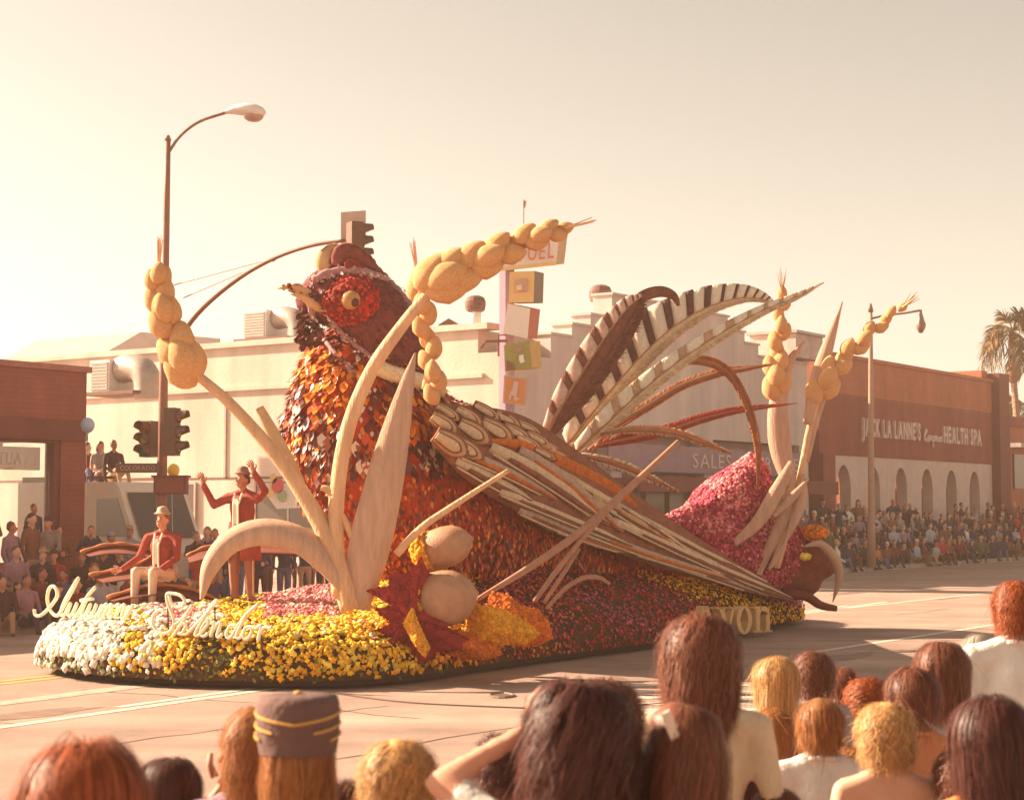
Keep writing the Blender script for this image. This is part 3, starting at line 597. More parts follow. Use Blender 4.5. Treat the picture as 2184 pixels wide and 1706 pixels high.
# ------------------------------------------------------------------ right street lamp
Yl = 57.5
b0 = Vector((dp(1857, 1088, Yl).x, Yl, .14)); l0 = dp(1857, 665, Yl)
rl = thing('street_lamp', b0, 'slim street lamp with hanging lantern before the brown spa', 'street lamp')
g = G(); g.tube([b0.lerp(l0, k / 6) for k in range(7)], [.16, .13, .11, .10, .09, .075, .06], 10); g.out('pole', M('lamp_pole', (.42, .26, .19), .6, 4, .1), rl, True)
g = G(); g.tube([l0, l0 + Vector((0, 0, .28))], [.1, .03], 8); g.tube([dp(1857, 680, Yl), dp(1890, 672, Yl), dp(1930, 668, Yl), dp(1964, 662, Yl)], .035, 6); g.out('arm', pole, rl, True)
ln = G(); q = [(660, .03), (668, .05), (684, .12), (692, .17), (700, .15), (710, .06)]; P = [dp(1964, y, Yl) for y, r in q]; ln.tube(P, [r for y, r in q], 10); ln.out('lantern', M('lantern', (.30, .17, .13), .4, spec=.5), rl, True)
# ------------------------------------------------------------------ palms
def palm(x, ycrown, Y, R, label, seed):
    rng = random.Random(seed); c = dp(x, ycrown, Y); b = Vector((c.x + .3, Y, 0)); t = thing('palm_tree', b, label, 'palm tree')
    q = [b.lerp(c, k / 10) + Vector((.10 * math.sin(k * .5), 0, 0)) for k in range(11)]
    g = G()
    for k in range(40):
        a = k / 40; p = b.lerp(c, a) + Vector((.10 * math.sin(a * 5), 0, 0)); p2 = b.lerp(c, a + 1 / 40) + Vector((.10 * math.sin((a + .025) * 5), 0, 0)); r = .21 - .06 * a
        g.tube([p, p2], [r, r * .88], 9)
    g.out('trunk', M('palm_bark', (.33, .21, .15), .9, 6, .25), t)
    g = G(); qs = [c - Vector((0, 0, 2.6 - .26 * k)) for k in range(10)]; g.tube(qs, [.12, .3, .4, .36, .3, .22, .2, .22, .26, .2], 9); g.out('dead_frond_skirt', M('palm_skirt', (.30, .17, .10), .95, 8, .3, .6, 30), t, True)
    for k in range(46):
        az = rng.uniform(0, 6.283); el = rng.uniform(-.75, 1.25); L = R * rng.uniform(.75, 1.15); d = Vector((math.cos(az) * math.cos(el), math.sin(az) * math.cos(el), math.sin(el)))
        pts = [c + d * L * s_ + Vector((0, 0, -.55 * L * s_ * s_ * (1.1 - .3 * el))) for s_ in (0, .25, .5, .7, .85, 1)]
        vs, fs = [], []; n_ = 13
        for i in range(n_):                                                  # fan of narrow leaflets
            s_ = .35 + .65 * i / (n_ - 1); j = min(int(s_ * 5), 4); p = pts[j].lerp(pts[j + 1], s_ * 5 - j)
            tn = (pts[5] - pts[1]).normalized(); sd = tn.cross(Vector((rng.uniform(-.4, .4), rng.uniform(-.4, .4), 1))).normalized()
            for s2 in (-1, 1):
                LL = R * .48 * (1.15 - .7 * abs(s_ - .55)); e_ = p + (sd * s2 * .75 + tn * .8).normalized() * LL + Vector((0, 0, -LL * rng.uniform(.15, .7)))
                m_ = p.lerp(e_, .5) + Vector((0, 0, .05)); k0 = len(vs); ww = tn * .035
                vs += [p - ww, p + ww, m_ - ww * 1.3, m_ + ww * 1.3, e_]; fs += [(k0, k0 + 1, k0 + 3, k0 + 2), (k0 + 2, k0 + 3, k0 + 4)]
        v2, f2 = tube_geo(pts, [.03, .025, .02, .015, .012, .008], 4); k0 = len(vs); vs += v2; fs += [tuple(i + k0 for i in q_) for q_ in f2]
        part('frond', vs, fs, [M('frond_a', (.17, .12, .05), .7, 3, .3), M('frond_b', (.28, .17, .07), .8, 3, .3)][rng.random() < .35], t)
    return t
palm(2160, 705, 84, 1.5, 'tall shaggy fan palm at the right edge behind the spa', 3)
palm(2196, 880, 100, 1.9, 'lower palm cut off by the right edge of the picture', 5)

# ================================================================== the float
F_A = Vector((-2.5, 22.4, 0)); UF = Vector((.5, .866, 0)); VF = Vector((-.866, .5, 0))
fl = thing('parade_float', F_A, 'flower-covered parade float of a giant pheasant with wheat, acorns and script lettering', 'parade float')
maroon_base = M('deck_moss', (.09, .04, .015), .95, 6, .4)
OUT = [(-5.9, 22.1), (-5.35, 21.0), (-4.4, 20.15), (-3.1, 19.7), (-1.9, 19.75), (-1.05, 20.5), (-.5, 21.5), (.6, 23.2), (1.96, 25.2), (3.4, 27.6), (4.5, 29.6), (5.1, 31.0), (4.9, 32.4), (3.6, 33.2), (1.5, 32.2), (-.6, 29.3), (-2.6, 26.4), (-4.3, 24.7), (-5.5, 23.5)]
ot = spline([OUT[-1]] + OUT + [OUT[0], OUT[1]], 6)[6:-6][:-1]
A0, A1 = np.array((-3.5, 22.2)), np.array((3.4, 31.2))
def deck_top(s):                                                             # s 0 front .. 1 rear
    return np.interp(s, [0, .12, .25, .45, .7, 1], [.80, .86, 1.0, 1.35, 1.25, .8])
rings = [(0, .10), (0, .30), (.02, .42), (.06, .50)] + [(k, None) for k in (.12, .2, .3, .4, .52, .65, .8, 1.0)]
vs, fs = [], []; n = len(ot)
for k, z in rings:
    for o_ in ot:
        o_ = np.array(o_[:2]); s = np.clip(np.dot(o_ - A0, A1 - A0) / np.dot(A1 - A0, A1 - A0), 0, 1); c = A0 + (A1 - A0) * s
        p = o_ * (1 - k) + c * k; tp_ = deck_top(s)
        zz = z if z is not None else .50 + (tp_ - .50) * (math.sin(min(1, k * 1.15) * math.pi / 2))
        zz += .03 * math.sin(p[0] * 5.1) * math.cos(p[1] * 4.3) if k > .05 else 0
        vs.append((p[0], p[1], zz))
for i in range(len(rings) - 1):
    for k in range(n): fs.append((i * n + k, i * n + (k + 1) % n, (i + 1) * n + (k + 1) % n, (i + 1) * n + k))
deck = part('deck', vs, fs, maroon_base, fl, None, True)
g = G(); g.put([(p[0] * .96 + .04 * (-.2), p[1] * .99 + .01 * 26, .04) for p in ot] + [(p[0] * .96 - .008, p[1] * .99 + .26, .30) for p in ot], [(k, (k + 1) % n, n + (k + 1) % n, n + k) for k in range(n)]); g.out('skirt', M('skirt_black', (.05, .02, .018), .95), fl)
# ---- flower colours
FC = {'white': (.80, .70, .57), 'cream': (.80, .66, .45), 'yellow': (.90, .52, .03), 'gold': (.84, .36, .015), 'lemon': (.88, .62, .10), 'green': (.16, .15, .03), 'dgreen': (.09, .075, .02), 'pink': (.74, .28, .28), 'rose': (.62, .12, .15),
      'maroon': (.27, .025, .03), 'dred': (.48, .04, .025), 'orange': (.70, .20, .02), 'magenta': (.52, .08, .16), 'purple': (.27, .05, .11)}
FN = list(FC); FM = [M('petal_' + k, c, .75, 0, island=.3, spec=.2) for k, c in FC.items()]
def pick(d): return random.choices(list(d), list(d.values()))[0]
def deck_colour(x, y, z):
    jx = x + random.gauss(0, 8); jy = y + random.gauss(0, 5)
    d = abs(jy - (1190 + (jx - 1300) * .325))
    if jx > 1230:
        if jx > 1290 and d < 20: return pick({'yellow': 6, 'gold': 3, 'orange': 1})
        if jy < 1190 + (jx - 1300) * .325 - 18: return pick({'rose': 4, 'magenta': 3, 'pink': 3, 'maroon': 2})
        if d < 34 and jx > 1430: return pick({'gold': 3, 'green': 2, 'dred': 3})
        if jx < 1390 and abs(jy - (1300 + (jx - 1300) * .45)) < 16: return pick({'magenta': 6, 'rose': 2, 'purple': 2})
        return pick({'maroon': 3, 'dred': 5, 'magenta': 2, 'rose': 1})
    if jx > 1010:
        if jy > 1352 and jx < 1180: return pick({'orange': 3, 'dred': 4, 'gold': 1, 'maroon': 3})
        return pick({'maroon': 2, 'dred': 4, 'magenta': 3, 'rose': 2, 'orange': 1})
    if jx < 262: return pick({'white': 12, 'cream': 1, 'green': .5}) if jy > 1320 and z > .27 else pick({'green': 4, 'dgreen': 2, 'white': 1}) if jy > 1320 else pick({'yellow': 5, 'pink': 1, 'green': 2})
    if z < .19 + .04 * math.sin(jx * .05): return pick({'dgreen': 5, 'green': 5, 'gold': 1 if jx < 560 else 5})
    if 262 <= jx < 315 and jy > 1330: return pick({'yellow': 4, 'gold': 2, 'lemon': 1, 'green': 1, 'white': 2})
    if jx < 315: return pick({'yellow': 5, 'white': 3, 'green': 1})
    if jx < 345 and jy > 1330: return pick({'white': 7, 'lemon': 2})
    if jx < 415: return pick({'yellow': 5, 'gold': 3, 'lemon': 2}) if jy > 1350 else pick({'pink': 6, 'rose': 2, 'white': 1})
    if jx < 490 and jy > 1335: return pick({'green': 6, 'dgreen': 1, 'gold': 1})
    if jx < 470 and jy > 1300: return pick({'pink': 4, 'white': 3, 'lemon': 2})
    if 560 < jx < 735 and 1235 < jy < 1322: return pick({'pink': 8, 'rose': 2, 'cream': 1})
    if jy < 1300 and jx < 600: return pick({'green': 6, 'yellow': 2, 'dgreen': 1})
    if jy < 1245: return pick({'lemon': 3, 'yellow': 4, 'green': 3})
    if jx < 900: return pick({'green': 1.6, 'pink': .25, 'yellow': 8, 'lemon': 4, 'gold': 3, 'cream': 1 if jy < 1375 else 0})
    return pick({'gold': 5, 'yellow': 3, 'dred': 3, 'orange': 2})
dme = deck.data; b0 = np.array(org(deck))
P, Nn = sample(dme, 64000); P = P + b0; Nn[Nn[:, 2] < -.2] *= -1
# make normals point outwards
cen = np.array((.0, 26.5, .2)); flip = ((P - cen) * Nn).sum(1) < 0; Nn[flip & (Nn[:, 2] < .3)] *= -1; Nn[Nn[:, 2] < -.01] *= -1
X, Y = proj(P)
vis = (P[:, 2] > .12) & ~((P[:, 1] > 24 + (P[:, 0] + 4) * 1.25) & (P[:, 2] < .6))
P, Nn, X, Y = P[vis], Nn[vis], X[vis], Y[vis]
cols = [deck_colour(x, y, z) for x, y, z in zip(X, Y, P[:, 2])]
ci = np.array([FN.index(c) for c in cols])
big = np.isin(ci, [FN.index(c) for c in ('white', 'yellow', 'lemon', 'gold', 'cream')]) & (X < 1010)
S = np.where(big, np.random.uniform(.6, 1.25, len(P)) ** 1.5 * .036, np.random.uniform(.016, .034, len(P)))
S = np.where(np.isin(ci, [FN.index('white')]), np.random.uniform(.032, .062, len(P)), S)
keep = np.random.rand(len(P)) < np.where(big, .85, np.where(X < 1010, .85, .40)); P, Nn, X, Y, ci, S, big = [q[keep] for q in (P, Nn, X, Y, ci, S, big)]
P = P + Nn * np.random.uniform(-.015, .045, len(P))[:, None]
hero = np.zeros(len(P), bool); cand = np.where(big & (Y > 1290))[0]; hero[cand[np.argsort(-S[cand])[:280]]] = True
F = frames(Nn + np.random.randn(*Nn.shape) * .25)
for c in sorted(set(ci)):                                                    # one mass of blossoms per colour
    m_ = (ci == c) & ~hero
    if m_.sum() == 0: continue
    tv, tf = (LEAF if 'green' in FN[c] else POM)
    sc_ = S[m_] * (2.2 if 'green' in FN[c] else 1)
    v, f = scatter(tv, tf, P[m_], tuple(q[m_] for q in F), sc_)
    part('blossom_mass' if 'green' not in FN[c] else 'fern_mass', v, f, FM[c], fl, None, False, 'stuff')
pm = {}
for i in np.where(hero)[0]:
    c = ci[i]
    if c not in pm: pm[c] = mk_mesh('flower', POM[0], POM[1], FM[c])
    R3 = Matrix((F[0][i], F[1][i], F[2][i])).transposed()
    add('flower', pm[c], fl, Vector(P[i]) - org(fl), R3.to_quaternion(), float(S[i]) * 1.12)

# ---- the pheasant
bronze = [M('leaf_bronze', (.38, .10, .03), .30, 0, island=.35, spec=.5), M('leaf_orange', (.82, .26, .015), .4, 0, island=.3, spec=.5), M('leaf_red', (.54, .07, .015), .4, 0, island=.3, spec=.4), M('leaf_dark', (.13, .025, .02), .35, 0, island=.3, spec=.5), M('leaf_glint', (.75, .60, .52), .3, 0, island=.2, spec=.6)]  # the last, palest leaves paint white sun glints onto the breast
belly = M('belly_red', (.42, .05, .02), .9, 5, .4, .5, 30)
def ball(x, y, r, Y, k=1.0, lab=0): R = px(r, Y); return (np.array(dp(x, y, Y)), np.array((R, R * k, R)), lab)
def chain(lst, lab=0):
    return ([np.array(dp(x, y, Y)) for x, y, r, Y in lst], [px(r, Y) for x, y, r, Y in lst], lab)
body_me = blob_mesh([chain([(790, 770, 95, 23.3), (778, 825, 148, 23.3), (780, 905, 178, 23.3), (815, 1000, 192, 23.6), (910, 1045, 205, 24.4), (1030, 1075, 188, 25.4), (1150, 1120, 160, 26.4), (1290, 1185, 118, 27.6), (1440, 1245, 66, 28.8)])], .07, 6, .25, ICO2)
off = np.array(org(fl)); v_ = np.empty(len(body_me.vertices) * 3, dtype=np.float32); body_me.vertices.foreach_get('co', v_); v_ = v_.reshape(-1, 3) - off; body_me.vertices.foreach_set('co', v_.ravel().astype(np.float32)); body_me.materials.clear(); body_me.materials.append(belly); body_me.update()
body = add('bird_body', body_me, fl); body['label'] = 'plump pheasant body covered in bronze and orange leaves'
P, Nn = sample(body_me, 15000); P += off; X, Y = proj(P)
ok = (Nn @ np.array((0, -1, 0)) > -.35) & (P[:, 2] > .6); P, Nn, X, Y = P[ok], Nn[ok], X[ok], Y[ok]
def leaf_pick(x, y):
    if x < 960 + (y - 900) * .12 and y < 1010:
        st_ = math.sin(x * .030 + math.sin(y * .021) * 1.6 + .6) + .8 * math.sin(y * .028 - x * .012) + random.gauss(0, .25)
        base_ = [2, 10, 3, .6, .6] if st_ > .25 else [3, .5, 2.5, 8, 3.2]
        if y < 800: base_[1] += 4
        return random.choices(range(5), base_)[0]
    n_ = math.sin(x * .045) * math.sin(y * .06 + x * .01)
    return random.choices(range(5), [2, 3 if n_ > .2 else 1.2, 6, 4 if n_ < -.3 else 2, 0])[0]
lc = np.array([leaf_pick(a, b) for a, b in zip(X, Y)])
F = frames(Nn + np.random.randn(*Nn.shape) * .22, np.array((0.0, 0.05, -1.0)))
br = (X < 960) & (Y < 1010); S = np.where(br, np.random.uniform(.09, .15, len(P)), np.random.uniform(.05, .09, len(P)))
F2 = (F[0], (F[1] + F[2] * .35), F[2])
hero = np.zeros(len(P), bool); cand = np.where(br & (Nn[:, 1] < -.2))[0]; hero[cand[np.argsort(-S[cand])[:230]]] = True
for c in range(5):
    m_ = (lc == c) & ~hero
    v, f = scatter(LEAF[0], LEAF[1], P[m_] + Nn[m_] * .02, tuple(q[m_] for q in F2), S[m_] * (.7 if c == 4 else 1))
    part('leaf_mass', v, f, bronze[c], body, None, False, 'stuff')
lm_ = [mk_mesh('breast_leaf', LEAF[0], LEAF[1], b_) for b_ in bronze]
for i in np.where(hero)[0]:
    R3 = Matrix((F[0][i], F[1][i], F[2][i])).transposed(); add('breast_leaf', lm_[lc[i]], body, Vector(P[i] + Nn[i] * .04 - off), R3.to_quaternion(), float(S[i] * 1.25))
# head
hm = M('head_maroon', (.19, .045, .045), .85, 8, .35, .5, 40)
head_me = blob_mesh([chain([(668, 640, 40, 22.5), (705, 632, 66, 22.6), (750, 634, 80, 22.7), (792, 675, 80, 22.75), (822, 728, 78, 22.85), (842, 780, 76, 23.0)])], .05, 6, .25, ICO2)
v_ = np.empty(len(head_me.vertices) * 3, dtype=np.float32); head_me.vertices.foreach_get('co', v_); head_me.vertices.foreach_set('co', (v_.reshape(-1, 3) - off).ravel().astype(np.float32)); head_me.materials.clear(); head_me.materials.append(hm); head_me.update()
head = add('bird_head', head_me, fl); head['label'] = 'dark maroon pheasant head with red face patch and gold eye'
P, Nn = sample(head_me, 2600); P += off; F = frames(Nn + np.random.randn(*Nn.shape) * .2, np.array((.8, .5, -.6)))
hx, hy = proj(P); okk = Nn[:, 1] < .5; P, Nn = P[okk], Nn[okk]; F = tuple(q[okk] for q in F)
v, f = scatter(LEAF[0], LEAF[1], P, F, np.random.uniform(.04, .075, len(P))); part('head_feathers', v, f, M('head_feather', (.17, .04, .045), .6, 0, island=.5), head, None, False, 'stuff')
def surf_y(x, y, default):
    o = Vector((0, 0, CAMH)) ; d = (dp(x, y, 20) - o).normalized(); best = None
    for ob in (head, body):
        ok_, loc, nn, _ = ob.ray_cast(o - org(ob), d)
        if ok_ and (best is None or (loc + org(ob)).y < best): best = (loc + org(ob)).y
    return best if best is not None else default
def patch(outline, lift, th, mat_, parent, name, default=22.6, dome=.0):
    "raised panel lying on the bird's surface"
    cx_, cy_ = np.mean([p[0] for p in outline]), np.mean([p[1] for p in outline]); vs = []; n_ = len(outline); K = 4
    for k in range(K + 1):
        for x, y in outline:
            q = k / K; xx, yy = x * (1 - q) + cx_ * q, y * (1 - q) + cy_ * q; Yy = surf_y(xx, yy, default) - lift * (1 if k else .0) - dome * math.sin(q * 1.57); vs.append(dp(xx, yy, Yy))
    fs = [(i * n_ + k, i * n_ + (k + 1) % n_, (i + 1) * n_ + (k + 1) % n_, (i + 1) * n_ + k) for i in range(K) for k in range(n_)]
    return part(name, vs, fs, mat_, parent, None, True)
bpy.context.view_layer.update()
scarlet = M('scarlet_petals', (.22, .035, .03), .85, 2.2, .35, .8, 60, rgb2=(.60, .04, .02), thr=(.42, .55))
el = [(748 + 62 * math.cos(a) * (1 + .08 * math.sin(3 * a)), 640 + 54 * math.sin(a) - 8 * math.cos(a)) for a in np.linspace(0, 6.283, 22)[:-1]]
wat = patch(el, .10, .02, scarlet, head, 'face_patch', 22.3, .05)
Yeye = surf_y(748, 638, 22.0) - .14
v, f = ellip(dp(748, 640, Yeye), (.125, 0, 0), (0, .10, 0), (0, 0, .125), ICO3); eye = part('eye', v, f, M('eye_gold', (.46, .25, .09), .35, 10, .2), head, None, True)
v, f = ellip(dp(757, 645, Yeye - .065), (.055, 0, 0), (0, .05, 0), (0, 0, .06), ICO2); part('pupil', v, f, M('pupil', (.10, .03, .03), .3), eye if False else head, None, True)
bk = M('beak_straw', (.62, .40, .20), .7, 6, .2)
blade('upper_beak', [(600, 614, 22.0), (620, 613, 22.1), (642, 620, 22.2), (675, 636, 22.3)], [1, 5, 9, 13], bk, head, .12, .5)
blade('lower_beak', [(622, 628, 22.05), (645, 634, 22.1), (672, 652, 22.2), (690, 665, 22.3)], [1, 6, 9, 9], bk, head, .10, .5)
pinkline = M('brow_pink', (.40, .20, .21), .8, 20, .4)
for nm, pts, r in (('brow_line', [(668, 598), (700, 583), (745, 577), (795, 585), (840, 612), (880, 660), (905, 700)], 9), ('cheek_line', [(660, 640), (672, 690), (700, 735), (735, 775), (765, 800)], 7), ('jaw_line', [(690, 660), (735, 715), (790, 760), (825, 790)], 5)):
    q = spline(pts, 6); g = G(); P3 = [dp(x, y, surf_y(x, y, 22.9) - .03) for x, y in q]; g.tube(P3, [px(r, 22.5) * (.8 + .4 * random.random()) for _ in q], 7); o = g.out(nm, pinkline, head, True)
    v, f = scatter(LEAF[0], LEAF[1], np.repeat(np.array([tuple(p) for p in P3]), 5, 0) + np.random.randn(len(P3) * 5, 3) * .03, frames(np.random.randn(len(P3) * 5, 3) * .4 + np.array((0, -1, .2)), np.array((.5, 0, -.5))), np.random.uniform(.04, .08, len(P3) * 5)); part('tuft', v, f, M('tuft_pale', (.60, .44, .40), .7, 0, island=.35), head, None, False, 'stuff')
blade('crest', [(690, 585, 22.4), (693, 555, 22.4), (712, 536, 22.5), (735, 532, 22.6)], [10, 20, 18, 6], bk, head, .1, .4)
blade('crest', [(715, 565, 22.35), (728, 545, 22.4), (755, 548, 22.5), (800, 590, 22.7), (850, 640, 22.9)], [8, 20, 24, 20, 4], M('crest_dark', (.24, .06, .05), .8, 10, .3), head, .12, .4)
blade('crest_flash', [(735, 565, 22.25), (752, 566, 22.28), (775, 578, 22.35)], [4, 13, 5], scarlet, head, .03, .3)
v, f = scatter(LEAF[0], LEAF[1], np.array([tuple(dp(random.uniform(640, 690), random.uniform(655, 735), 22.3 + random.random() * .3)) for _ in range(160)]), frames(np.random.randn(160, 3) + np.array((0, -1, 0)), np.array((-.7, 0, -.6))), np.random.uniform(.06, .13, 160)); part('beard', v, f, M('beard', (.15, .04, .035), .8, 0, island=.4), head, None, False, 'stuff')
for ob_, cnt_, mt_, sz_ in ((wat, 260, M('face_petal', (.42, .035, .025), .8, 0, island=.6), .032), (head.children[-1], 60, scarlet, .03)):
    P_, N_ = sample(ob_.data, cnt_); P_ += np.array(org(ob_)); N_[N_[:, 1] > 0] *= -1; v, f = scatter(POM[0], POM[1], P_, frames(N_), np.random.uniform(.6, 1.2, cnt_) * sz_); part('petal_coat', v, f, mt_, head, None, False, 'stuff')
for ob_ in [c for c in head.children if c.name.startswith('crest') and 'flash' not in c.name]:
    P_, N_ = sample(ob_.data, 260); P_ += np.array(org(ob_)); v, f = scatter(LEAF[0], LEAF[1], P_, frames(N_, np.array((.7, .2, -.4))), np.random.uniform(.05, .11, 260)); part('crest_feathers', v, f, ob_.data.materials[0], head, None, False, 'stuff')
# white collar ring
q = spline([(795, 778), (830, 795), (870, 806), (910, 818), (937, 835)], 6); g = G(); P3 = [dp(x, y, surf_y(x, y, 23.2) - .14) for x, y in q]; g.tube(P3, px(17, 23), 9); g.out('neck_ring', M('collar_cream', (.76, .62, .42), .9, 20, .2, .6, 60), head, True)

# ---- wing
wingb = M('wing_brown', (.27, .10, .06), .85, 6, .3, .4, 40)
YW = lambda x: np.interp(x, [930, 1690], [21.75, 29.2])
topE = spline([(925, 860), (1040, 868), (1130, 893), (1230, 960), (1330, 1035), (1450, 1120), (1580, 1205), (1700, 1272)], 5)
botE = spline([(925, 950), (980, 1010), (1060, 1068), (1160, 1115), (1280, 1165), (1410, 1212), (1550, 1250), (1688, 1284)], 5)
vs, fs = [], []; n_ = len(topE); K = 7
for side in (0, 1):
    for i in range(n_):
        for k in range(K):
            a = k / (K - 1); x = topE[i][0] * (1 - a) + botE[i][0] * a; y = topE[i][1] * (1 - a) + botE[i][1] * a
            vs.append(dp(x, y, YW(x) + .9 * (1 - math.sin((a * .75 + .25) * math.pi * .62)) + side * .12))
m_ = n_ * K
for i in range(n_ - 1):
    for k in range(K - 1):
        a, b, c, d = i * K + k, i * K + k + 1, (i + 1) * K + k + 1, (i + 1) * K + k; fs += [(a, b, c, d), (m_ + d, m_ + c, m_ + b, m_ + a)]
    fs += [(i * K, (i + 1) * K, m_ + (i + 1) * K, m_ + i * K), (i * K + K - 1, m_ + i * K + K - 1, m_ + (i + 1) * K + K - 1, (i + 1) * K + K - 1)]
wing = part('wing', vs, fs, wingb, fl, None, True); wing['label'] = 'folded brown wing with layered cream feathers'
fcream = M('feather_cream', (.66, .50, .34), .85, 14, .2, .5, 60); fgrey = M('feather_grey', (.48, .34, .27), .85, 14, .25, .5, 60); ftan = M('feather_tan', (.56, .36, .20), .85, 14, .2, .5, 60)
fora = M('feather_orange', (.58, .15, .025), .85, 10, .3, .5, 50)
def wy(x, y):                                                                # wing surface depth at a layout point
    i = int(np.clip(np.searchsorted([p[0] for p in topE], x), 0, n_ - 1)); t_, b_ = topE[i][1], botE[i][1]; a = float(np.clip((y - t_) / (b_ - t_ + 1e-6), 0, 1))
    return float(YW(x) + .9 * (1 - math.sin((a * .75 + .25) * math.pi * .62)))
rows = [(949, 906, 34, 18), (965, 950, 40, 24), (1013, 925, 40, 22), (1062, 921, 40, 20), (1002, 890, 34, 15), (1040, 880, 32, 13), (958, 882, 30, 12), (1085, 898, 32, 14), (1105, 925, 34, 14), (1130, 915, 30, 11), (1150, 938, 30, 11), (1175, 955, 28, 10), (1195, 972, 26, 9), (1130, 945, 30, 11), (1165, 970, 26, 9), (1000, 960, 38, 18)]
for j, (x, y, L, W_) in enumerate(sorted(rows, key=lambda r: -r[0])):
    lift = .06 + .012 * (j % 4) + .004 * j; ang = math.radians(34 - (x - 950) * .03); dx, dy = math.cos(ang), math.sin(ang)
    def pp(s, l): xx, yy = x + dx * s * L, y + dy * s * L; return (xx, yy, wy(xx, yy) - lift - l)
    o = blade('scale_feather', [pp(-1, 0), pp(-.3, 0), pp(.4, 0), pp(.85, 0), pp(1.05, 0)], [W_ * .75, W_ * 1.05, W_ * 1.0, W_ * .55, 1], wingb, wing, .03, .1, 4)
    for kk, (sc2, mt) in enumerate(((.84, ftan), (.60, wingb), (.46, fcream))):
        o2 = blade('scale_band' if mt is wingb else 'scale_vane', [pp(-.95, .018 * (kk + 1)), pp(-.3 * sc2, .018 * (kk + 1)), pp(.4 * sc2, .018 * (kk + 1)), pp(.85 * sc2, .018 * (kk + 1)), pp(1.0 * sc2, .018 * (kk + 1))], [W_ * .7 * sc2, W_ * sc2, W_ * .95 * sc2, W_ * .5 * sc2, 1], mt, wing, .012, .1, 4)
blade('wing_covert', [(p[0], p[1], wy(p[0], p[1]) - .07) for p in ((1045, 938), (1110, 950), (1190, 985), (1270, 1025), (1325, 1055), (1360, 1085))], [3, 12, 16, 17, 11, 3], fora, wing, .05, .2)
prim = [((985, 968), (1080, 1010), (1190, 1066), 15, fgrey), ((975, 985), (1060, 1035), (1135, 1068), 18, fcream), ((1050, 955), (1170, 1030), (1300, 1118), 20, fcream), ((1110, 962), (1210, 1035), (1330, 1135), 19, fgrey), ((1070, 1050), (1200, 1105), (1350, 1165), 12, fcream),
        ((1175, 1000), (1290, 1075), (1420, 1165), 16, ftan), ((1230, 1032), (1370, 1120), (1520, 1215), 15, fcream), ((1265, 1060), (1430, 1160), (1600, 1252), 13, ftan), ((1310, 1110), (1500, 1200), (1692, 1276), 11, fcream), ((1250, 1135), (1400, 1190), (1560, 1236), 11, fgrey),
        ((1330, 1085), (1500, 1180), (1680, 1264), 10, fcream), ((1110, 1090), (1200, 1130), (1310, 1172), 12, fgrey), ((1190, 1130), (1270, 1158), (1340, 1178), 9, fcream), ((1360, 1180), (1480, 1218), (1640, 1272), 9, fgrey), ((1290, 1060), (1400, 1130), (1480, 1185), 9, fgrey)]
for j, (a, b, c, w2, mt) in enumerate(prim):
    lf = .05 + .018 * (j % 5)
    P3 = [(x, y, wy(x, y) - lf) for x, y in spline([a, b, c], 3)]; ww = [w2 * t for t in (.55, .85, 1, 1, .9, .65, .15)]
    o = blade('wing_feather', P3, ww, mt, wing, .03, .35, 3, jag=.12)
    P4 = [(x, y, Y_ - .04 - .01 * (j % 3)) for x, y, Y_ in P3[1:]]; blade('feather_stripe', P4, [w2 * t * .32 for t in (.6, .9, 1, .9, .6, .2)], wingb if j % 3 else fora, wing, .012, .2, 3, jag=.3)
    g = G(); g.tube([dp(x, y + w2 * .6, Y_ - .02) for x, y, Y_ in P3[:-1]], px(2.4, 25), 5); g.out('feather_edge', fcream, wing, True)

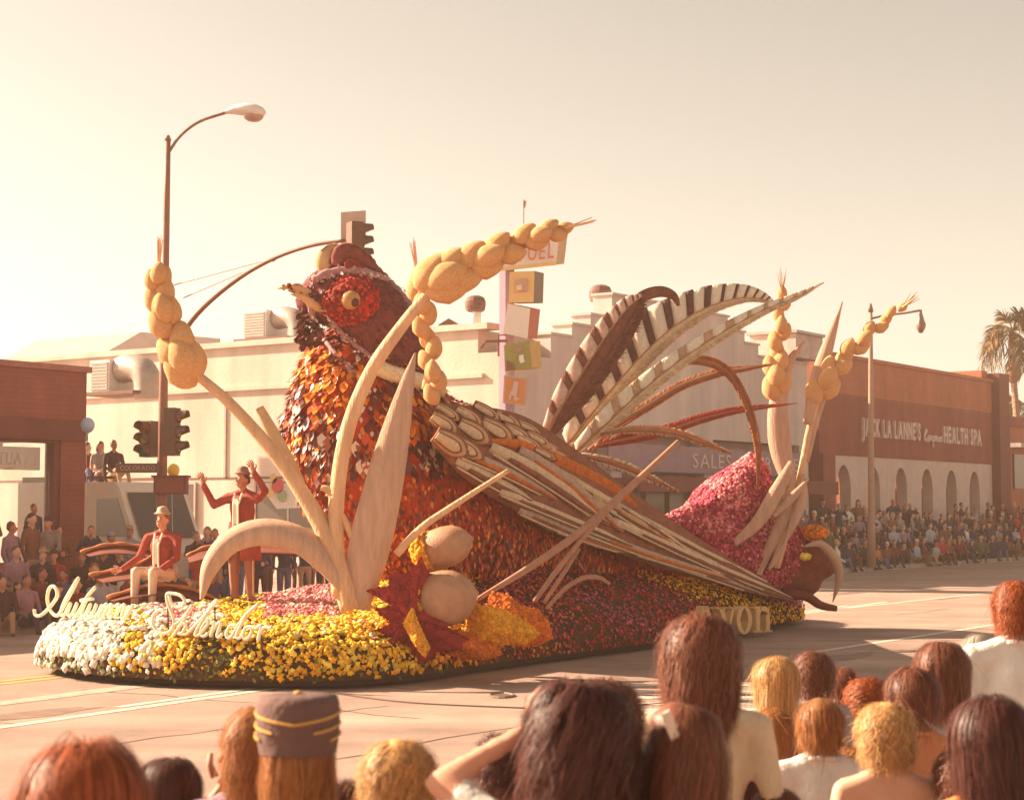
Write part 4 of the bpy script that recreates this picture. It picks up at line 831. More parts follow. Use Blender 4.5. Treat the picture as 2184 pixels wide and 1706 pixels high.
# ---- tail feathers
def tail(name, pts, wl, wr, ml, mr_, rach, bars=0, barm=None, label=None, fringe=None):
    "big curved feather: rachis plus two vanes; a barred vane is made of separate puffed segments"
    q = spline([(*p, a, b) for p, a, b in zip(pts, wl, wr)], 10 if bars else 8); N = len(q); P3 = [dp(*r[:3]) for r in q]
    t = part(name, *tube_geo(P3, [px(max(1.2, rach * (1 - .7 * i / N)), r[2]) for i, r in enumerate(q)], 7), M('rachis', (.34, .19, .11), .7, 8, .2), fl, None, True)
    if label: t['label'] = label
    def side_vec(i):
        tg = (P3[min(i + 1, N - 1)] - P3[max(i - 1, 0)]).normalized(); vw = (P3[i] - Vector((0, 0, CAMH))).normalized(); return tg.cross(vw).normalized(), tg, vw
    def vane(i0, i1, sgn, wi, mat_, puff, nm):
        vs, fs = [], []; K = 5
        for i in range(i0, i1 + 1):
            sv, tg, vw = side_vec(i); W_ = px(q[i][wi], q[i][2]); u_ = (i - i0) / max(1, i1 - i0)
            for lay in (0, 1):
                for k in range(K):
                    a = k / (K - 1); pf = puff * W_ * math.sin(math.pi * min(1, max(0, u_))) * math.sin(math.pi * (a * .8 + .15)) if puff else 0
                    vs.append(P3[i] + sv * sgn * W_ * a + tg * W_ * a * .55 + vw * (.12 * W_ * a - pf - .01 + lay * (.04 + pf)))
        m2 = 2 * K
        for i in range(i1 - i0):
            for k in range(K - 1):
                fs += [(i * m2 + k, i * m2 + k + 1, (i + 1) * m2 + k + 1, (i + 1) * m2 + k), (i * m2 + K + k + 1, i * m2 + K + k, (i + 1) * m2 + K + k, (i + 1) * m2 + K + k + 1)]
            fs += [(i * m2 + K - 1, i * m2 + 2 * K - 1, (i + 1) * m2 + 2 * K - 1, (i + 1) * m2 + K - 1), (i * m2, (i + 1) * m2, (i + 1) * m2 + K, i * m2 + K)]
        e = i1 - i0
        for k in range(K - 1): fs += [(k, K + k, K + k + 1, k + 1), (e * m2 + k, e * m2 + k + 1, e * m2 + K + k + 1, e * m2 + K + k)]
        return part(nm, vs, fs, mat_, t, None, True)
    if bars:
        i = 1
        while i < N - 3:
            L = max(2, int(round(5 - 3 * i / N))); vane(i, min(i + L, N - 1), 1, 3, ml, .22, 'feather_puff'); i += L
            L = 2 if i < N * .6 else 1; vane(i, min(i + L, N - 1), 1, 3, barm, .10, 'feather_bar'); i += L
    else: vane(0, N - 1, 1, 3, ml, 0, 'left_vane')
    vane(0, N - 1, -1, 4, mr_, 0, 'right_vane')
    # ragged barbs along both edges
    vs, fs = [], []
    for i in range(1, N - 1):
        sv, tg, vw = side_vec(i)
        for sgn, wi in (((-1, 4),) if bars else ((1, 3), (-1, 4))):
            W_ = px(q[i][wi], q[i][2])
            for r_ in range(3):
                b_ = P3[i] + tg * random.uniform(-.06, .06); s1 = sv * sgn * W_ * .55 + tg * W_ * .3; s2 = sv * sgn * W_ * random.uniform(1.0, 1.22) + tg * W_ * random.uniform(.6, .95)
                k0 = len(vs); h = tg * .022; o_ = vw * -.035
                vs += [b_ + s1 + o_ - h, b_ + s1 + o_ + h, b_ + s2 + o_ * .5, b_ + s1 * 1.2 + o_ * 1.6]; fs += [(k0, k0 + 1, k0 + 2), (k0, k0 + 3, k0 + 1), (k0, k0 + 2, k0 + 3), (k0 + 1, k0 + 3, k0 + 2)]
    part('barbs', vs, fs, fringe or mr_, t, None, False, 'stuff'); return t
tdark = M('tail_brown', (.20, .075, .05), .85, 8, .3, .5, 50); tpink = M('tail_fringe', (.62, .42, .34), .85, 10, .25); twhite = M('tail_white', (.82, .72, .58), .9, 16, .12, .8, 70); tbar = M('tail_bar', (.13, .055, .05), .85, 8, .3); tcream = M('tail_cream', (.62, .46, .30), .85, 9, .25)
trust = M('tail_rust', (.40, .13, .05), .85, 8, .3); tred = M('tail_red', (.36, .05, .035), .85, 8, .3); tor = M('tail_orange', (.62, .22, .07), .85, 8, .3)
Yt = 26.6
tail('tail_feather', [(1160, 935, Yt), (1200, 860, Yt), (1250, 780, Yt + .1), (1300, 705, Yt + .2), (1340, 655, Yt + .3), (1372, 630, Yt + .4)], [12, 28, 34, 30, 20, 3], [16, 44, 52, 48, 32, 4], tpink, tdark, 5, 1, tdark, fringe=tdark, label='dark brown tail feather with pale pink fringe')
blade('curled_tip', [(1345, 650, Yt + .3), (1375, 630, Yt + .4), (1410, 622, Yt + .5), (1437, 632, Yt + .6), (1448, 655, Yt + .7)], [8, 12, 12, 9, 3], tdark, fl, .04, .2)
tail('tail_feather', [(1203, 955, Yt + .2), (1262, 880, Yt + .3), (1320, 810, Yt + .4), (1380, 745, Yt + .5), (1445, 690, Yt + .7), (1515, 652, Yt + .9), (1580, 635, Yt + 1.1), (1625, 638, Yt + 1.3), (1655, 652, Yt + 1.4)], [16, 62, 76, 70, 54, 40, 27, 14, 2], [10, 22, 27, 27, 24, 18, 12, 7, 2], twhite, tcream, 4, 1, tbar, 'white tail feather with bold black bars')
tail('tail_feather', [(1222, 968, Yt), (1290, 905, Yt), (1360, 840, Yt + .1), (1440, 775, Yt + .3), (1530, 715, Yt + .6), (1620, 665, Yt + .9), (1700, 632, Yt + 1.2), (1757, 603, Yt + 1.4)], [14, 27, 26, 22, 17, 12, 8, 1], [10, 18, 20, 19, 16, 12, 7, 1], twhite, tcream, 4, 1, M('tail_buff', (.46, .29, .17), .85, 9, .25), 'long straight cream tail feather')
tail('tail_feather', [(1255, 960, Yt + .5), (1320, 905, Yt + .5), (1390, 862, Yt + .6), (1455, 822, Yt + .8), (1531, 796, Yt + 1), (1590, 786, Yt + 1.2), (1655, 776, Yt + 1.4)], [8, 12, 12, 11, 10, 7, 1], [6, 10, 10, 10, 9, 6, 1], tcream, trust, 4, label='straight rust tail feather')
tail('tail_feather', [(1300, 905, Yt + .2), (1390, 812, Yt + .3), (1450, 772, Yt + .5), (1510, 772, Yt + .8), (1555, 798, Yt + 1), (1590, 857, Yt + 1.1), (1611, 930, Yt + 1.2), (1617, 985, Yt + 1.2), (1616, 1040, Yt + 1.2)], [6, 12, 13, 12, 11, 10, 9, 6, 2], [5, 8, 10, 10, 9, 8, 7, 5, 2], trust, trust, 4, label='rust tail feather arching over and down to the pink mound')
tail('tail_feather', [(1270, 950, Yt + .3), (1340, 935, Yt + .5), (1420, 918, Yt + .7), (1500, 892, Yt + 1), (1580, 874, Yt + 1.2), (1700, 860, Yt + 1.6)], [6, 13, 12, 11, 8, 1], [6, 12, 11, 10, 7, 1], tred, tred, 4, label='dark red tail feather running level to the right')
tail('tail_feather', [(1280, 925, Yt - .1), (1350, 917, Yt), (1430, 922, Yt + .2), (1500, 944, Yt + .4), (1562, 968, Yt + .6)], [5, 10, 11, 9, 2], [5, 9, 9, 8, 2], tor, trust, 4, fringe=tpink, label='orange tail feather drooping to the pink mound')
tail('tail_feather', [(1225, 968, Yt - .3), (1300, 985, Yt - .2), (1370, 1012, Yt), (1450, 1050, Yt + .2)], [6, 11, 10, 2], [6, 12, 10, 2], tor, trust, 4, fringe=twhite, label='short orange tail feather with white fringe under the tail')

# ---- wheat, leaves, twigs at the front
straw = M('straw', (.72, .43, .25), .8, 5, .22, .8, 40, stretch=(1, 1, .2)); strawd = M('straw_dark', (.55, .37, .21), .85, 5, .15); husk = M('husk_leaf', (.58, .36, .26), .85, 4, .18, .6, 30, stretch=(3, 3, .4)); kern = M('kernel', (.78, .42, .19), .85, 9, .2, .6, 45); twig = M('twig', (.40, .20, .13), .8, 6, .2)
v, f = ICO3; vv = v.copy(); vv[:, 0] *= 1 - .25 * np.clip(vv[:, 2], 0, 1); vv[:, 1] *= 1 - .25 * np.clip(vv[:, 2], 0, 1); vv[:, 1] += .18 * np.exp(-(vv[:, 0] / .2) ** 2) * (vv[:, 1] < 0); ang_ = np.arctan2(vv[:, 1], vv[:, 0]); gr_ = 1 + .035 * np.sin(9 * ang_ + 2.5 * vv[:, 2]) * (1 - vv[:, 2] ** 2) + .02 * np.sin(17 * vv[:, 2] + 3 * ang_); vv[:, 0] *= gr_; vv[:, 1] *= gr_; KERN = mk_mesh('kernel', vv, f, kern, None, True)
def wheat(name, stalk, rs, headp, hr, Y, n=14, mat_=straw, stretch_=1.55, label=None):
    s_ = stem(name, [(x, y, Yv) for x, y, Yv in stalk], rs, mat_, fl); 
    if label: s_['label'] = label
    q = spline(headp, 10); L = len(q) - 1
    for i in range(n):
        a = i / (n - 1); x, y = q[int(a * L)]; j = min(int(a * L) + 1, L); k = max(j - 2, 0); tx, ty = q[j][0] - q[k][0], q[j][1] - q[k][1]; l = math.hypot(tx, ty) + 1e-6; tx, ty = tx / l, ty / l
        r = hr[0] + (hr[1] - hr[0]) * a; sd = (-1, 1, 0)[i % 3] if i < n - 1 else 0; cx_, cy_ = x - ty * sd * r * .52, y + tx * sd * r * .52
        c = dp(cx_, cy_, Y + (.10 if sd == 0 else 0) * (1 if i % 2 else -1)); ax = Vector((tx + -ty * sd * .35, random.uniform(-.25, .25), -(ty + tx * sd * .35))).normalized(); R = px(r, Y)
        add('kernel', KERN, s_, c - org(s_), ax.to_track_quat('Z', 'Y'), (R * .88, R * .88, R * stretch_ * .82))
    g = G()
    for i in range(10):                                                      # bristles at the tip
        x, y = q[-1]; x0, y0 = q[-3]; dx, dy = x - x0, y - y0; l = math.hypot(dx, dy) + 1e-6; p0 = dp(x, y, Y); p1 = dp(x + dx / l * hr[1] * 3.6 + random.gauss(0, 5), y + dy / l * hr[1] * 3.6 + random.gauss(0, 5), Y + random.gauss(0, .1)); g.tube([p0, p1], [.015, .004], 4)
    g.out('awn', straw, s_); return s_
Yf = 20.5
wheat('wheat_stalk', [(750, 1300, Yf), (700, 1150, Yf), (610, 1000, Yf), (500, 870, Yf), (415, 795, Yf)], [24, 20, 15, 12, 10], [(400, 785), (375, 735), (350, 670), (338, 615), (338, 582)], (36, 20), Yf, 15, label='straw wheat stalk leaning left')
wheat('wheat_stalk', [(725, 1270, Yf), (716, 1100, Yf), (738, 930, Yf), (790, 795, Yf), (860, 692, Yf), (925, 612, Yf)], [18, 17, 16, 15, 13, 10], [(935, 600), (985, 575), (1060, 540), (1140, 505), (1205, 487)], (42, 17), Yf, 18, label='tall straw wheat stalk bending right in front of the neck')
wheat('wheat_stalk', [(905, 830, Yf + 1.0), (915, 760, Yf + 1.0), (905, 690, Yf + .9), (895, 620, Yf + .8)], [6, 7, 7, 6], [(930, 840), (918, 760), (905, 680), (892, 595)], (20, 22), Yf + .9, 11, label='wheat head hanging behind the neck')
blade('husk_leaf', [(765, 1300, Yf - .05), (785, 1180, Yf - .1), (815, 1050, Yf - .1), (842, 930, Yf - .05), (868, 820, Yf), (886, 752, Yf + .05)], [22, 44, 42, 32, 16, 2], husk, fl, .03, .35, 8)
blade('husk_leaf', [(745, 1262, Yf - .1), (700, 1195, Yf - .15), (640, 1145, Yf - .2), (560, 1128, Yf - .25), (490, 1150, Yf - .3), (445, 1205, Yf - .3), (428, 1278, Yf - .3)], [14, 26, 30, 30, 26, 20, 3], husk, fl, .03, .55, 8, tilt=.35)
blade('husk_leaf', [(668, 1110, Yf + .2), (630, 1020, Yf + .2), (590, 940, Yf + .25), (553, 868, Yf + .3)], [10, 16, 15, 9], strawd, fl, .03, .3)  # small leaf blade in a darker straw tone
blade('husk_leaf', [(640, 1060, Yf + .15), (625, 1010, Yf + .15), (612, 965, Yf + .15)], [5, 11, 1], husk, fl, .02, .3)
for pts, r in (([(762, 1170, Yf), (745, 1130, Yf), (722, 1085, Yf)], [8, 8, 6]), ([(712, 1065, Yf), (700, 1045, Yf), (685, 1040, Yf)], [9, 8, 6]),
               ([(845, 1182, Yf), (900, 1125, Yf), (965, 1080, Yf + .1), (1085, 1003, Yf + .3)], [9, 8, 7, 5])):
    stem('straw_stem', pts, r, straw, fl)
for pts, r in (([(1018, 1278, Yf + .6), (1130, 1210, Yf + 1), (1230, 1140, Yf + 1.5), (1320, 1062, Yf + 2), (1447, 942, Yf + 2.6)], [5, 8, 9, 9, 6]), ([(1140, 1282, Yf + 1), (1185, 1220, Yf + 1.2), (1240, 1150, Yf + 1.5), (1300, 1085, Yf + 1.9)], [5, 6, 6, 5]),
               ([(1160, 1285, Yf + 1.1), (1200, 1225, Yf + 1.3), (1235, 1170, Yf + 1.6)], [4, 5, 4]), ([(1165, 1298, Yf + 1.2), (1205, 1255, Yf + 1.3), (1245, 1232, Yf + 1.4), (1278, 1232, Yf + 1.5), (1300, 1245, Yf + 1.6)], [4, 5, 6, 5, 3])):
    stem('straw_stem', pts, r, twig, fl)
# acorns
def acorn(x, y, rx, ry, ang, Y, label):
    c = dp(x, y, Y); d = Vector((math.cos(ang), -.25, -math.sin(ang))).normalized(); R = px(ry, Y); L = px(rx, Y)
    prof = [(-1, .55), (-.8, .86), (-.4, .98), (0, 1), (.35, .93), (.65, .72), (.85, .45), (.96, .2), (1.06, .03)]
    b = G(); b.tube([c + d * L * a for a, r in prof], [R * r for a, r in prof], 28); o = b.out('acorn', M('acorn_tan', (.45, .24, .145), .55, 5, .2, .4, 50), fl, True); o['label'] = label
    cp = G(); pr = [(-1.25, .25), (-1.2, .6), (-1.0, .95), (-.78, 1.06), (-.62, 1.02)]; cp.tube([c + d * L * a for a, r in pr], [R * r for a, r in pr], 28); cap = cp.out('cup', M('acorn_cup', (.66, .30, .035), .85, 20, .35, .8, 50), o, True)
    P_, N_ = [], []
    for k in range(170):
        a = random.uniform(-1.25, -.6); an = random.uniform(0, 6.283); r = np.interp(a, [p[0] for p in pr], [p[1] for p in pr]); s1 = d.orthogonal().normalized(); s2 = d.cross(s1); nn = s1 * math.cos(an) + s2 * math.sin(an); P_.append(tuple(c + d * L * a + nn * R * r)); N_.append(tuple(nn - d * .4))
    v, f = scatter(POM[0], POM[1], np.array(P_), frames(np.array(N_)), np.random.uniform(.025, .045, 170)); part('cup_blossom', v, f, FM[FN.index('gold')], o, None, False, 'stuff')
acorn(953, 1165, 58, 44, math.radians(-18), Yf + .35, 'upper tan acorn with orange cup'); acorn(952, 1275, 68, 60, math.radians(-10), Yf + .05, 'lower tan acorn with orange cup')
def oak(name, pts, mat_, Y, lift=.0, label=None, th=.05):
    c = np.mean(pts, 0); n_ = len(pts); vs = []
    for lay in (0, 1):
        vs.append(dp(c[0], c[1], Y - .22 + lay * th))
        for x, y in pts: vs.append(dp(x, y, Y + lay * th + .1 * math.sin(x * .09)))
    m2 = n_ + 1; fs = [(0, 1 + k, 1 + (k + 1) % n_) for k in range(n_)] + [(m2, m2 + 1 + (k + 1) % n_, m2 + 1 + k) for k in range(n_)] + [(1 + k, m2 + 1 + k, m2 + 1 + (k + 1) % n_, 1 + (k + 1) % n_) for k in range(n_)]
    o = part(name, vs, fs, mat_, fl)
    if label: o['label'] = label
    P_, N_ = sample(o.data, 900); P_ += np.array(org(o)); N_[N_[:, 1] > 0] *= -1
    v, f = scatter(POM[0], POM[1], P_, frames(N_), np.random.uniform(.016, .03, 900)); part('petal_coat', v, f, mat_, o, None, False, 'stuff')
red_leaf = M('oak_red', (.32, .022, .026), .85, 12, .35, .4, 60, island=.25); or_leaf = M('oak_orange', (.70, .17, .02), .85, 12, .3, .4, 60, island=.25)
oak('oak_leaf', [(900, 1190), (925, 1240), (905, 1290), (960, 1340), (1000, 1360), (985, 1385), (930, 1390), (900, 1415), (868, 1385), (815, 1392), (835, 1362), (796, 1345), (838, 1330), (800, 1300), (838, 1290), (778, 1258), (828, 1250), (838, 1220), (872, 1225)], red_leaf, Yf - .1, label='jagged dark red oak leaf beneath the acorns')
oak('oak_leaf', [(1000, 1355), (1030, 1310), (1050, 1262), (1085, 1268), (1110, 1290), (1150, 1300), (1172, 1330), (1178, 1362), (1130, 1378), (1080, 1372), (1030, 1368)], or_leaf, Yf + .55, label='orange oak leaf right of the acorns')
oak('oak_leaf', [(955, 1345), (1010, 1352), (1050, 1375), (1070, 1392), (1040, 1404), (990, 1402), (945, 1390)], or_leaf, Yf + .15, label='small orange oak leaf low beside the red one')
oak('oak_leaf', [(990, 1292), (1030, 1290), (1075, 1300), (1125, 1325), (1150, 1352), (1120, 1372), (1085, 1368), (1060, 1385), (1020, 1368), (985, 1372), (998, 1330)], M('oak_gold', (.80, .34, .02), .85, 12, .3, island=.25), Yf + .25, label='golden leaf edge on the orange leaf right of the acorns')
oak('oak_leaf', [(862, 1330), (880, 1300), (893, 1335), (915, 1380), (905, 1398), (885, 1370)], M('oak_gold', (.80, .34, .02), .85, 12, .3, island=.25), Yf - .35, label='golden leaf sliver on the red leaf')

# ---- pink mound, rear wheat, seed pod
mpink = M('mound_rose', (.36, .04, .08), .9, 6, .3)
mme = blob_mesh([chain([(1605, 975, 14, 29.4), (1600, 1020, 45, 29.5), (1560, 1100, 95, 29.5), (1500, 1190, 100, 29.2), (1620, 1180, 105, 29.8)]), chain([(1500, 1090, 10, 28.6), (1540, 1075, 40, 28.9), (1590, 1040, 52, 29.2)]), chain([(1400, 1120, 8, 28.2), (1450, 1110, 26, 28.4), (1500, 1120, 50, 28.8)])], .07, 5, .3, ICO2)
v_ = np.empty(len(mme.vertices) * 3, dtype=np.float32); mme.vertices.foreach_get('co', v_); mme.vertices.foreach_set('co', (v_.reshape(-1, 3) - off).ravel().astype(np.float32)); mme.materials.clear(); mme.materials.append(mpink); mme.update()
mound = add('pink_mound', mme, fl); mound['label'] = 'peaked mound of pink and magenta flowers under the tail'
P, Nn = sample(mme, 9000); P += off; ok = Nn[:, 1] < .4; P, Nn = P[ok], Nn[ok]; X, Y = proj(P)
lit = np.array([(Nn_ @ np.array(SUNV)) for Nn_ in Nn])
pc = np.array([random.choices([0, 1, 2, 3], [5, 3, 1, .5] if (math.sin(x * .06 + y * .02) + math.sin(y * .07 - x * .03)) > -.1 and y < 1140 else [.3, 2, 4, 4])[0] for x, y in zip(X, Y)])
for c, nm in enumerate(('pink', 'rose', 'magenta', 'maroon')):
    m_ = pc == c; v, f = scatter(POM[0], POM[1], P[m_], frames(Nn[m_] + np.random.randn(m_.sum(), 3) * .2), np.random.uniform(.022, .042, m_.sum())); part('blossom_mass', v, f, FM[FN.index(nm)], mound, None, False, 'stuff')
Yr = 28.9
wheat('wheat_stalk', [(1650, 1210, Yr), (1672, 1100, Yr), (1668, 960, Yr), (1660, 830, Yr)], [10, 9, 8, 6], [(1658, 828), (1655, 770), (1666, 700), (1668, 625)], (24, 13), Yr, 12, label='upright rear wheat stalk')
wheat('wheat_stalk', [(1655, 1210, Yr), (1700, 1050, Yr), (1725, 920, Yr), (1745, 850, Yr)], [9, 8, 7, 6], [(1750, 840), (1780, 785), (1825, 740), (1875, 693), (1925, 655)], (25, 11), Yr, 14, label='rear wheat stalk leaning right before the spa')
for pts, ww in (([(1686, 1040, Yr - .1), (1664, 950, Yr - .1), (1660, 860, Yr - .1), (1680, 780, Yr), (1715, 728, Yr)], [14, 24, 20, 12, 2]), ([(1720, 905, Yr - .1), (1740, 820, Yr - .1), (1765, 740, Yr), (1797, 643, Yr + .1)], [8, 16, 13, 1]), ([(1690, 985, Yr - .2), (1655, 1050, Yr - .25), (1610, 1120, Yr - .3), (1525, 1190, Yr - .3)], [8, 15, 13, 2]),
                ([(1712, 1010, Yr - .15), (1712, 1060, Yr - .2), (1695, 1110, Yr - .2), (1668, 1168, Yr - .2)], [4, 11, 9, 2]), ([(1690, 1030, Yr - .1), (1668, 1110, Yr - .1), (1640, 1170, Yr - .1), (1618, 1225, Yr - .1)], [8, 13, 11, 6]), ([(1725, 1020, Yr - .2), (1690, 1060, Yr - .2), (1650, 1100, Yr - .2)], [2, 9, 5]), ([(1640, 1215, Yr - .2), (1660, 1180, Yr - .2), (1690, 1130, Yr - .2)], [4, 5, 2]), ([(1720, 985, Yr), (1735, 900, Yr), (1760, 830, Yr + .1), (1790, 800, Yr + .1)], [6, 12, 10, 2])):
    blade('husk_leaf', pts, ww, husk, fl, .03, .4)
pod_me = blob_mesh([chain([(1700, 1215, 42, 29.6), (1730, 1195, 47, 29.6), (1752, 1200, 36, 29.6)]), chain([(1640, 1235, 40, 29.6), (1690, 1225, 44, 29.6)]), chain([(1690, 1262, 20, 29.7), (1715, 1235, 40, 29.6)])], .05, 5, .3, ICO2)
v_ = np.empty(len(pod_me.vertices) * 3, dtype=np.float32); pod_me.vertices.foreach_get('co', v_); pod_me.vertices.foreach_set('co', (v_.reshape(-1, 3) - off).ravel().astype(np.float32)); pod_me.materials.clear(); pod_me.materials.append(M('pod', (.21, .05, .03), .9, 8, .35, .6, 50)); pod_me.update()
pod = add('seed_pod', pod_me, fl); pod['label'] = 'round dark red pod with orange top and yellow spot at the rear'
blade('husk_leaf', [(1715, 1165, 29.0), (1750, 1160, 29.0), (1780, 1190, 29.0), (1790, 1230, 29.1), (1776, 1284, 29.2)], [2, 8, 10, 9, 1], M('husk_dull', (.50, .32, .22), .85, 4, .1), fl, .03, .5)
stem('branch', [(1670, 1262, 29.3), (1720, 1272, 29.2), (1750, 1290, 29.1), (1785, 1298, 29.0)], [9, 10, 9, 6], M('branch', (.20, .05, .035), .9, 8, .3), fl)
for (cx_, cy_, Y_, rx_, nm, cnt) in ((1737, 1136, 29.4, 26, 'orange', 260), (1718, 1187, 29.0, 9, 'lemon', 60)):
    c = np.array(dp(cx_, cy_, Y_)); Q = np.random.randn(cnt, 3); Q /= np.linalg.norm(Q, axis=1)[:, None]; P_ = c + Q * np.array((px(rx_, Y_), px(rx_, Y_) * .7, px(rx_ * .55, Y_)))
    v, f = scatter(POM[0], POM[1], P_, frames(Q), np.random.uniform(.025, .045, cnt)); part('blossom_tuft', v, f, FM[FN.index(nm)], fl, None, False, 'stuff')

# ---- curled brown leaves that serve as seats, left front
seatm = M('seat_leaf', (.17, .045, .028), .85, 5, .25, .4, 30)
def boat(pts_top, pts_bot, Y0, Y1, label):
    t_ = spline(pts_top, 8); b_ = spline(pts_bot, 8); b_ = [(x * .55 + tx * .45, y * .5 + ty * .5) for (x, y), (tx, ty) in zip(b_, t_)]; vs = []; fs = []; K = 6; n2 = len(t_)
    for lay in (0, 1):
        for i in range(n2):
            for k in range(K):
                a = k / (K - 1); x = t_[i][0] * (1 - a) + b_[i][0] * a; y = t_[i][1] * (1 - a) + b_[i][1] * a; vs.append(dp(x, y, Y0 * (1 - a) + Y1 * a + lay * .05 + .15 * math.sin(math.pi * a)))
    m2 = n2 * K
    for i in range(n2 - 1):
        for k in range(K - 1): a, b, c, d = i * K + k, i * K + k + 1, (i + 1) * K + k + 1, (i + 1) * K + k; fs += [(a, b, c, d), (m2 + d, m2 + c, m2 + b, m2 + a)]
        fs += [(i * K, (i + 1) * K, m2 + (i + 1) * K, m2 + i * K), (i * K + K - 1, m2 + i * K + K - 1, m2 + (i + 1) * K + K - 1, (i + 1) * K + K - 1)]
    o = part('leaf_seat', vs, fs, seatm, fl, None, True); o['label'] = label
    g = G(); g.tube([dp(x, y, Y0) for x, y in t_], [px(4.2, Y0) * (1 + .25 * math.sin(i * .9)) for i in range(n2)], 7); g.out('rim', M('seat_rim', (.44, .15, .06), .8, 6, .25), o, True)
boat([(172, 1178), (215, 1164), (262, 1160), (310, 1168), (350, 1182)], [(210, 1196), (240, 1200), (270, 1205), (305, 1210), (345, 1215)], 24.6, 24.2, 'curled brown leaf rim behind the seated rider')
boat([(190, 1226), (240, 1216), (290, 1205), (345, 1172), (360, 1160)], [(250, 1262), (280, 1262), (310, 1262), (345, 1256), (370, 1250)], 23.4, 23.0, 'curled brown leaf seat under the seated rider')
boat([(398, 1186), (430, 1170), (470, 1160), (530, 1150), (600, 1152), (690, 1165)], [(410, 1215), (450, 1215), (500, 1215), (560, 1215), (620, 1215), (690, 1210)], 25.2, 24.6, 'curled brown leaf rim behind the standing rider')
boat([(228, 1274), (280, 1258), (340, 1247), (400, 1254), (450, 1272), (500, 1300)], [(250, 1292), (290, 1292), (340, 1292), (400, 1296), (440, 1302), (490, 1312)], 22.6, 22.3, 'low brown leaf edge before the seated rider')
0 and boat([(590, 1215), (640, 1190), (690, 1180), (740, 1182)], [(590, 1240), (640, 1232), (690, 1228), (740, 1225)], 23.4, 23.2, 'dark brown leaf edge behind the wheat')

# ---- script lettering
LTR = M('letter_cream', (.90, .80, .60), .85, 12, .10, .5, 60)
def zx(p): return (83 + p[0] * .2356, 1228.2 + p[1] * .2356)
W1 = [('A', [[(-40, 300), (-35, 345), (0, 362), (45, 335), (110, 268), (165, 185), (158, 118), (122, 92), (88, 128), (76, 210), (95, 290), (132, 345), (170, 356), (212, 300), (285, 165), (360, 15)], [(360, 15), (300, 110), (232, 230), (200, 325), (214, 358), (240, 338)]]),
      ('u', [[(240, 338), (288, 245), (262, 325), (274, 360), (302, 338), (345, 245)], [(345, 245), (318, 330), (330, 360), (352, 342)]]), ('t', [[(352, 342), (440, 185), (510, 100)], [(440, 185), (388, 330), (400, 364), (424, 345)], [(380, 222), (490, 205)]]),
      ('u', [[(424, 345), (470, 252), (442, 335), (455, 368), (482, 348), (522, 255)], [(522, 255), (496, 340), (510, 372), (530, 352)]]), ('m', [[(530, 352), (575, 262), (540, 375)], [(545, 345), (600, 262), (615, 272), (585, 375)], [(590, 345), (645, 262), (660, 275), (632, 360), (645, 376), (668, 355)]]),
      ('n', [[(690, 275), (728, 262), (692, 380)], [(700, 345), (760, 265), (778, 280), (748, 365), (762, 382), (800, 350), (850, 262)]])]
W2 = [('S', [[(1150, 345), (1100, 305), (1045, 350), (1030, 425), (1070, 495), (1140, 520), (1205, 480), (1222, 405), (1195, 320), (1165, 240), (1160, 165), (1215, 158), (1280, 175), (1318, 220), (1300, 272), (1245, 280), (1200, 245), (1178, 180)]]),
      ('p', [[(1222, 440), (1285, 400), (1390, 268)], [(1345, 340), (1265, 470), (1195, 570)], [(1270, 460), (1310, 420), (1330, 450), (1300, 510), (1265, 520), (1330, 525), (1365, 500)]]), ('l', [[(1365, 500), (1470, 390), (1580, 270), (1612, 232), (1590, 235), (1480, 400), (1420, 510), (1430, 540), (1460, 525)]]),
      ('e', [[(1460, 525), (1520, 450), (1535, 420), (1510, 415), (1475, 470), (1470, 525), (1495, 545), (1535, 515)]]), ('n', [[(1560, 430), (1590, 425), (1555, 550)], [(1565, 510), (1625, 425), (1645, 435), (1615, 530), (1630, 552), (1665, 520)]]),
      ('d', [[(1790, 450), (1740, 445), (1700, 510), (1705, 555), (1740, 550), (1790, 470), (1880, 345), (1985, 255)], [(1880, 345), (1800, 500), (1790, 550), (1815, 560), (1845, 530)]]), ('o', [[(1905, 455), (1870, 470), (1848, 530), (1868, 570), (1905, 550), (1928, 490), (1905, 455), (1960, 475)]]),
      ('r', [[(1960, 475), (2010, 455), (1985, 580)], [(1990, 540), (2040, 465), (2085, 470), (2110, 458)]])]
def word(W_, Yl, name):
    for ch, strokes in W_:
        root = None
        g = G()
        for s_ in strokes:
            P3 = [dp(*zx(p), Yl(zx(p)[0])) for p in spline(s_, 6)]; g.tube(P3, px(3.9, Yl(zx(s_[0])[0])), 7)
        o = g.out('script_letter', LTR, fl, True)
        x0 = strokes[0][len(strokes[0]) // 2]; b_ = dp(zx(x0)[0], zx(x0)[1] + 10, Yl(zx(x0)[0]) + .05); g = G(); g.tube([b_, Vector((b_.x, b_.y + .15, .3))], .010, 5); g.out('support_stick', FM[FN.index('dgreen')], o)
word(W1, lambda x: np.interp(x, [75, 290], [22.1, 20.9]), 'Autumn'); word(W2, lambda x: np.interp(x, [320, 590], [20.2, 19.45]), 'Splendor')
